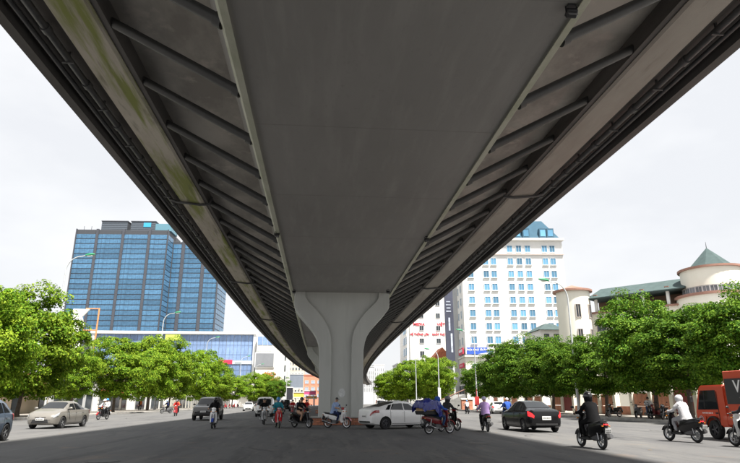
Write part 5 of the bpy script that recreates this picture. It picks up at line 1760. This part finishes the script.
def person(lab, root, pose, shirt, trousers, gear=('helmet', None), mask=None, shoe=None, grp=None, long=True, yaw=0.0, jacket=None, loc=None, rz=None, vis=False, hair=False, z=None):
    me, J = person_mesh(pose, long)
    o = bpy.data.objects.new('person', me); col.objects.link(o)
    for i, m in enumerate((shirt, trousers, M_skin, shoe or M_shoe, M_eye)):
        o.material_slots[i].link = 'OBJECT'; o.material_slots[i].material = m
    if root is not None:
        o.location = root.location; o.rotation_euler.z = root.rotation_euler.z
    if loc is not None: o.location = (loc[0], loc[1], z if z is not None else 0)
    if rz is not None: o.rotation_euler.z = rz
    tag(o, lab, 'person', grp)
    if jacket:
        key = ('jacket', pose)
        if key not in PMESH:
            import mathutils
            P_, S_, C_, N_ = (Vector(J[k_]) for k_ in ('pel', 'sp', 'ch', 'nk'))
            sta = [(P_ + (P_ - S_) * .55, .225, .205), (P_ + (P_ - S_) * .1, .215, .20), (S_, .195, .17), (S_.lerp(C_, .5), .20, .165), (C_, .215, .165), (C_.lerp(N_, .45), .205, .14), (C_.lerp(N_, .8), .12, .105), (N_ + Vector((0, 0, .02)), .075, .08)]
            q = MB(); rings = []
            for c_, w_, d_ in sta:
                rg_ = []
                for k_ in range(22):
                    a_ = 2 * PI * k_ / 22
                    p_ = c_ + Vector((math.cos(a_) * d_, math.sin(a_) * w_, 0))
                    f_ = 1 + .16 * mathutils.noise.noise(p_ * 7.0) + .08 * mathutils.noise.noise(p_ * 18.0)
                    rg_.append(c_ + (p_ - c_) * f_ + Vector((0, 0, .02 * mathutils.noise.noise(p_ * 8.0))))
                rings.append(rg_)
            q.loft(rings, True, False)
            PMESH[key] = q.mesh('jacket', cBlack, smooth=80, fix=False)
        c_ = inst('jacket', PMESH[key], o)
        c_.material_slots[0].link = 'OBJECT'; c_.material_slots[0].material = jacket
    hc = Vector(J['hd']) * .4 + Vector(J['ht']) * .6
    def child(name, me2, m, off=(0, 0, 0), scale=1.0):
        c = inst(name, me2, o, hc + Vector(off), yaw)
        c.material_slots[0].link = 'OBJECT'; c.material_slots[0].material = m
        c.scale = (scale,) * 3
        return c
    if gear[0]:
        child({'full': 'helmet', 'helmet': 'helmet', 'cap': 'cap', 'hood': 'hood'}[gear[0]], HEADGEAR[gear[0]], gear[1], (0, 0, .025 if gear[0] in ('helmet', 'cap') else 0))
        if len(gear) > 2:
            child('helmet', HEADGEAR['helmet'], gear[2], (0, 0, .045), 1.18)
    if vis:
        q = MB(); q.ball((.03, 0, -.01), (.118, .105, .06), 14, 6); c = child('visor', q.mesh('visor', M_cglass, smooth=60), M_cglass)
    if mask:
        q = MB(); q.ball((.055, 0, -.06), (.058, .075, .05), 12, 6); c = child('face_mask', q.mesh('face_mask', mask, smooth=60), mask)
    if hair:
        q = MB(); q.ball((-.025, 0, .02), (.105, .1, .11), 14, 8, z0=-.75); child('hair', q.mesh('hair', M_hair, smooth=60), M_hair)
    return o

cPale = cloth('pale_print', (.52, .52, .54)); cGreyT = cloth('grey_print', (.30, .30, .32))
cBlack = cloth('black', (.012, .012, .013)); cDark = cloth('charcoal', (.035, .036, .04)); cTeal = cloth('teal', (.03, .22, .28)); cBlueL = cloth('light_blue', (.30, .40, .62))
cJean = cloth('jeans', (.03, .06, .14)); cPurple = cloth('lilac', (.44, .30, .58)); cWhite = cloth('white', (.70, .70, .70)); cRed = cloth('red', (.45, .03, .03)); cBlue = cloth('blue', (.04, .10, .38)); cOr = cloth('orange', (.6, .18, .05)); cNavy = cloth('navy', (.02, .03, .08))
gBlack = mat('gear_black', (.015, .015, .016), .3, coat=.5); gBlue = mat('gear_blue', (.03, .20, .45), .3, coat=.5); gWhite = mat('gear_white', (.7, .7, .7), .35, coat=.4); gLil = mat('gear_lilac', (.45, .42, .6), .35); gOr = mat('gear_orange', (.6, .2, .06), .4); gGrey = mat('gear_grey', (.12, .12, .13), .4)
pWhite = MATS['paint_white']; pBlack = MATS['paint_black']; pRed = paint('red', (.42, .015, .02)); pSilver = paint('silver', (.42, .43, .44), .35, .5); pBlue = paint('blue', (.02, .06, .32)); pGrey = MATS['paint_grey']; pDkRed = paint('maroon', (.16, .012, .015))

def bpos(px, py, fwd=None):
    p = on_z(px, py); return Vector((p.x, p.y))
def from_front(px, py, hd):     # px,py is the front wheel's contact
    return bpos(px, py) - Vector((math.cos(hd), math.sin(hd))) * .66
def from_rear(px, py, hd):
    return bpos(px, py) + Vector((math.cos(hd), math.sin(hd))) * .60

GR = 'people riding motorbikes'
# 1 white/blue scooter coming towards camera before the off-road car
h = SOUTH + R(3)
b1 = bike('white and blue scooter coming towards the camera before the dark off-road car', from_front(212, 429, h), h, pWhite, pBlue, 's')
person('person in black with black full helmet riding the white and blue scooter', b1, 'ride', cBlack, cBlack, ('full', gBlack), grp=GR, vis=True, jacket=cBlack)
# 2 silver scooter
h = SOUTH + R(8)
b2 = bike('silver scooter coming towards the camera in front of the van', from_front(264, 425, h), h, pSilver, pSilver, 's')
person('person in black shirt and black cap riding the silver scooter', b2, 'ride', cBlack, cDark, ('cap', gBlack), grp=GR, long=False)
# 3 red scooter teal rider
h = SOUTH + R(12)
b3 = bike('bright red motorbike coming towards the camera beside the silver scooter', from_front(279, 428.5, h), h, pRed, pRed, 'u')
person('person in teal jacket with blue helmet riding the bright red motorbike', b3, 'ride', cTeal, cDark, ('helmet', gBlue), mask=gBlue, grp=GR, jacket=cTeal)
# 4 black scooter, woman
h = SOUTH + R(42)
b4 = bike('black scooter turned half right just left of the pier plinth', from_front(309, 428.3, h), h, pBlack, pBlack, 's')
person('person with bare legs on the black scooter left of the pier', b4, 'ride', cBlack, M_skin, ('helmet', gBlack), grp=GR, long=False)
# 5 red riders behind
h = SOUTH
b5 = bike('dark red motorbike farther back under the flyover', from_front(292, 416, h), h, pDkRed, pRed, 'u')
person('person in red top on the motorbike farther back under the flyover', b5, 'ride', cRed, cDark, ('helmet', gGrey), grp=GR)
b5b = bike('motorbike with red front right behind the black scooter', from_front(306, 417, h), h, pRed, pRed, 's')
person('person in red and black jacket behind the black scooter rider', b5b, 'ride', cRed, cBlack, ('helmet', gBlack), grp=GR)
for px, py, pa, sh_, hg, la, lb in ((283, 414.5, pBlack, cDark, gWhite, 'dark motorbike behind the red motorbike under the flyover', 'person in charcoal with white helmet behind the red motorbike under the flyover'),
                           (299, 413.5, pBlue, cBlue, gBlack, 'blue motorbike between the red-topped riders under the flyover', 'person in blue between the red-topped riders under the flyover'),
                           (271, 415, pRed, cRed, gBlack, 'red motorbike hidden behind the silver scooter beside the van', 'person in red top beside the van, behind the silver scooter')):
    bx_ = bike(la, from_front(px, py, h), h, pa, pa, 'u')
    person(lb, bx_, 'ride', sh_, cDark, ('helmet', hg), grp=GR, jacket=sh_)
# 6 white/red scooter by the pier
h = R(-36)
b6 = bike('white and red motorbike standing sideways in front of the pier', from_rear(328, 428.0, h), h, pWhite, pRed, 'u')
person('person in light blue shirt and dark cap before the pier', b6, 'ride', cBlueL, cNavy, ('cap', gBlack), grp=GR, jacket=cBlueL, long=False, yaw=R(-20))
# 8 B: dark hooded rider in front of cargo bike
h = R(38)
b8b = bike('dark motorbike with spoked front wheel just beyond the tarp-laden bike', from_front(457.5, 431, h), h, pBlack, pRed, 'u')
person('person in charcoal hooded jacket riding beyond the tarp-laden bike', b8b, 'ride', cDark, cBlack, ('hood', cDark, gGrey), grp=GR, jacket=cDark)
# 8 A: cargo bike
h = R(30)
b8 = bike('red motorbike laden with a crate under blue tarp before the white sedan', from_rear(429, 434.5, h), h, pDkRed, pRed, 'u', lit=False)
pr = person('person in blue jeans under a blue rain cape riding the laden red motorbike', b8, 'ride', cBlue, cJean, ('hood', cBlue), grp=GR)
def cargo():
    t = thing('cargo_load', 'cardboard box and black crate carried on the red motorbike under the blue tarp', 'cargo', b8.location, b8.rotation_euler.z)
    MB().box((-.72, 0, .93), (.75, .62, .16), top=(1.12, 1.12)).build('crate', M_trim, t, bevel=.02)
    MB().box((-.72, 0, 1.16), (.72, .60, .34)).build('cardboard_box', mat('cardboard', (.38, .26, .14), .85, 0, .15, 4), t, bevel=.01)
    t2 = thing('rain_cape', 'shiny dark blue tarp cape draped from the hooded rider over the load', 'tarp', b8.location, b8.rotation_euler.z)
    # draped sheet: grid over the load
    nx, ny = 22, 18
    rows = []
    rg = random.Random(5)
    for i in range(nx + 1):
        u = i / nx
        x = .02 - 1.18 * u
        top = float(np.interp(u, [0, .12, .2, .35, .6, .9, 1.0], [1.40, 1.50, 1.48, 1.47, 1.52, 1.50, 1.42]))
        half = float(np.interp(u, [0, .15, .3, .6, 1.0], [.22, .30, .38, .42, .40]))
        drop = float(np.interp(u, [0, .2, .35, .5, 1.0], [.60, .66, .54, .40, .38]))
        row = []
        for j in range(ny + 1):
            s = j / ny * 2 - 1
            a = abs(s)
            if a < .62:
                y = s / .62 * half * .93; z = top - .05 * (a / .62) ** 3 - (.05 * math.sin(u * 9) * (1 - a))
            else:
                k = (a - .62) / .38
                y = math.copysign(half * (.93 + .12 * k), s); z = top - .05 - drop * k
            z += .018 * math.sin(u * 13 + s * 5) + .018 * math.sin(s * 15 + u * 8)
            y += .035 * math.sin(u * 19 + z * 12)
            row.append((x + .015 * math.sin(s * 11), y, z))
        rows.append(row)
    top_rows = rows
    bot = [[(x, y, z - .006) for x, y, z in r] for r in rows]
    q = MB(); q.loft(top_rows, False, False); q.loft(bot, False, False)
    # back flap
    q.loft([[(x, y, z) for x, y, z in rows[-1]], [(x - .06, y * 1.0, z - .14 if abs(y) < .37 else z - .02) for x, y, z in rows[-1]], [(x - .05, y * .98, max(.98, z - .26) if abs(y) < .37 else z - .03) for x, y, z in rows[-1]]], False, False)
    q.build('sheet', mat('blue_tarp', (.012, .022, .20), .25, 0, .3, 5), t2, smooth=80, fix=False)
cargo()
# 9 lilac shirt
h = NORTH + R(-4)
b9 = bike('dark scooter ridden away by the person in a lilac shirt', from_rear(488, 432, h), h, pBlack, pBlack, 's')
person('person in lilac shirt and pale helmet riding away, seen from behind', b9, 'ride', cPurple, cDark, ('helmet', gLil), grp=GR, jacket=cPurple)
# 10 far rider
h = NORTH
b10 = bike('motorbike far off by the gate posts', from_rear(468.5, 414, h), h, pBlack, pBlack, 's')
person('person in white and blue far off by the gate posts', b10, 'ride', cWhite, cJean, ('helmet', gBlue), grp=GR)
# 12 blue riders
h = NORTH + R(-4)
b12 = bike('dark red motorbike carrying two people left of the black sedan', from_rear(509, 422.5, h), h, pDkRed, pBlack, 'u')
person('person in blue with orange helmet driving the two-up motorbike left of the black sedan', b12, 'ride', cBlue, cJean, ('helmet', gOr), grp=GR)
person('person in white hood riding pillion left of the black sedan', b12, 'pillion', cBlue, cJean, ('helmet', gWhite), grp=GR)
# 14 black rider
h = NORTH + R(4)
b14 = bike('large black scooter with lit tail lamp ridden by the person all in black', from_rear(603, 449.8, h), h, pBlack, pGrey, 's', lit=True)
person('person all in black with black hood riding away in the right foreground', b14, 'ride', cBlack, cBlack, ('hood', cBlack, gBlack), grp=GR, jacket=cBlack)
# 15 white jacket
h = NORTH + R(13)
b15 = bike('black scooter with lit tail lamp left of the orange truck', from_rear(698, 443, h), h, pBlack, pBlack, 's', lit=True)
person('person in white hooded sun jacket riding left of the orange truck', b15, 'ride', cPale, cGreyT, ('hood', cPale), grp=GR, jacket=cPale)
# 17 right edge scooter
h = NORTH + R(8)
b17 = bike('white scooter cut off by the right edge of the picture', from_front(736.5, 446.5, h), h, pWhite, pBlack, 's')
person('person in dark jacket at the right edge, mostly out of the picture', b17, 'ride', cDark, cBlack, ('helmet', gBlack), grp=GR)
# 18 two in white on the left
h = SOUTH + R(-12)
b18 = bike('dark motorbike carrying two people in white behind the silver sedan', from_front(98, 420, h), h, pBlack, pRed, 'u')
person('person in white shirt and pale helmet driving the two-up bike on the left', b18, 'ride', cWhite, cDark, ('helmet', gWhite), grp=GR)
person('person in white riding pillion with blue green helmet on the left', b18, 'pillion', cWhite, cDark, ('helmet', gBlue), grp=GR)
# 19 red rider
h = SOUTH + R(4)
b19 = bike('red motorbike in the sun left of the dark off-road car', from_front(174.5, 416.3, h), h, pRed, pRed, 'u')
person('person in red top riding the red motorbike on the sunlit left lane', b19, 'ride', cRed, cDark, ('helmet', gGrey), grp=GR)
person('person in pale red top riding pillion on the sunlit left lane', b19, 'pillion', cOr, cDark, ('helmet', gBlack), grp=GR)
# 20 parked with rider
h = SOUTH + R(-40)
b20 = bike('grey motorbike waiting at the left kerb behind the red rider', bpos(166, 413.5), h, pGrey, pBlack, 's', stand=True)
person('person in navy waiting on a bike at the left kerb', b20, 'ride', cNavy, cBlack, ('helmet', gBlue), grp=GR)
# 21 standing
p = on_y(134, 402, 97); person('standing pedestrian in orange top and black trousers on the left pavement', None, 'stand', cOr, cBlack, (None,), hair=True, loc=(KL - 3.4, 97), rz=R(-60), z=.15)
p = on_y(127, 402, 100); person('standing pedestrian in black on the left pavement beside the one in orange', None, 'stand', cBlack, cBlack, (None,), hair=True, loc=(KL - 3.0, 95), rz=R(200), z=.15)

# parked bikes, right pavement
GP = 'motorbikes parked on the right pavement'
k = 0
PLAB = ['parked motorbike by the slim dark trunk, farthest left of the row on the right pavement', 'parked motorbike on the right pavement left of the seated person', 'parked motorbike on the right pavement under the seated person in white', 'parked motorbike on the right pavement right of the seated person', 'parked motorbike on the right pavement nearest to the rider in white']
for px, lab in zip((613, 637, 648, 655, 663), PLAB):
    X = KR + 1.5 + (k % 2) * .4
    Y = px_at_x(px, X)
    bk = bike(lab, (X, Y), R(200 + 25 * (k % 3)), [pBlack, pGrey, pBlack, pDkRed, pBlack][k], pBlack, 's' if k % 2 else 'u', GP, stand=True, z=.15)
    if k == 2:
        person('person in white shirt sitting on a parked motorbike on the right pavement', bk, 'ride', cWhite, cJean, (None,), hair=True, grp=None)
    k += 1
# parked bikes, far left
GP2 = 'motorbikes parked along the far left kerb'
FL = ['first of the parked motorbikes behind the off-road car, nearest the car', 'second of the parked motorbikes behind the off-road car', 'third of the parked motorbikes at the far left kerb, middle of the row', 'fourth of the parked motorbikes at the far left kerb', 'fifth of the parked motorbikes at the far left kerb, left of the white oncoming car', 'last of the parked motorbikes at the far left kerb, nearest the van']
for i, px in enumerate((226, 230, 234, 238, 257, 260)):
    X = KL + 1.0
    Y = 150.0
    for _ in range(12): Y = .5 * Y + .5 * px_at_x(px, X + shift(Y))
    bike(FL[i], (X + shift(Y), Y), R(20 * (i % 3) - 100), [pRed, pDkRed, pRed, pBlack, pRed, pWhite][i], pRed, 'u' if i % 2 else 's', GP2, stand=True)
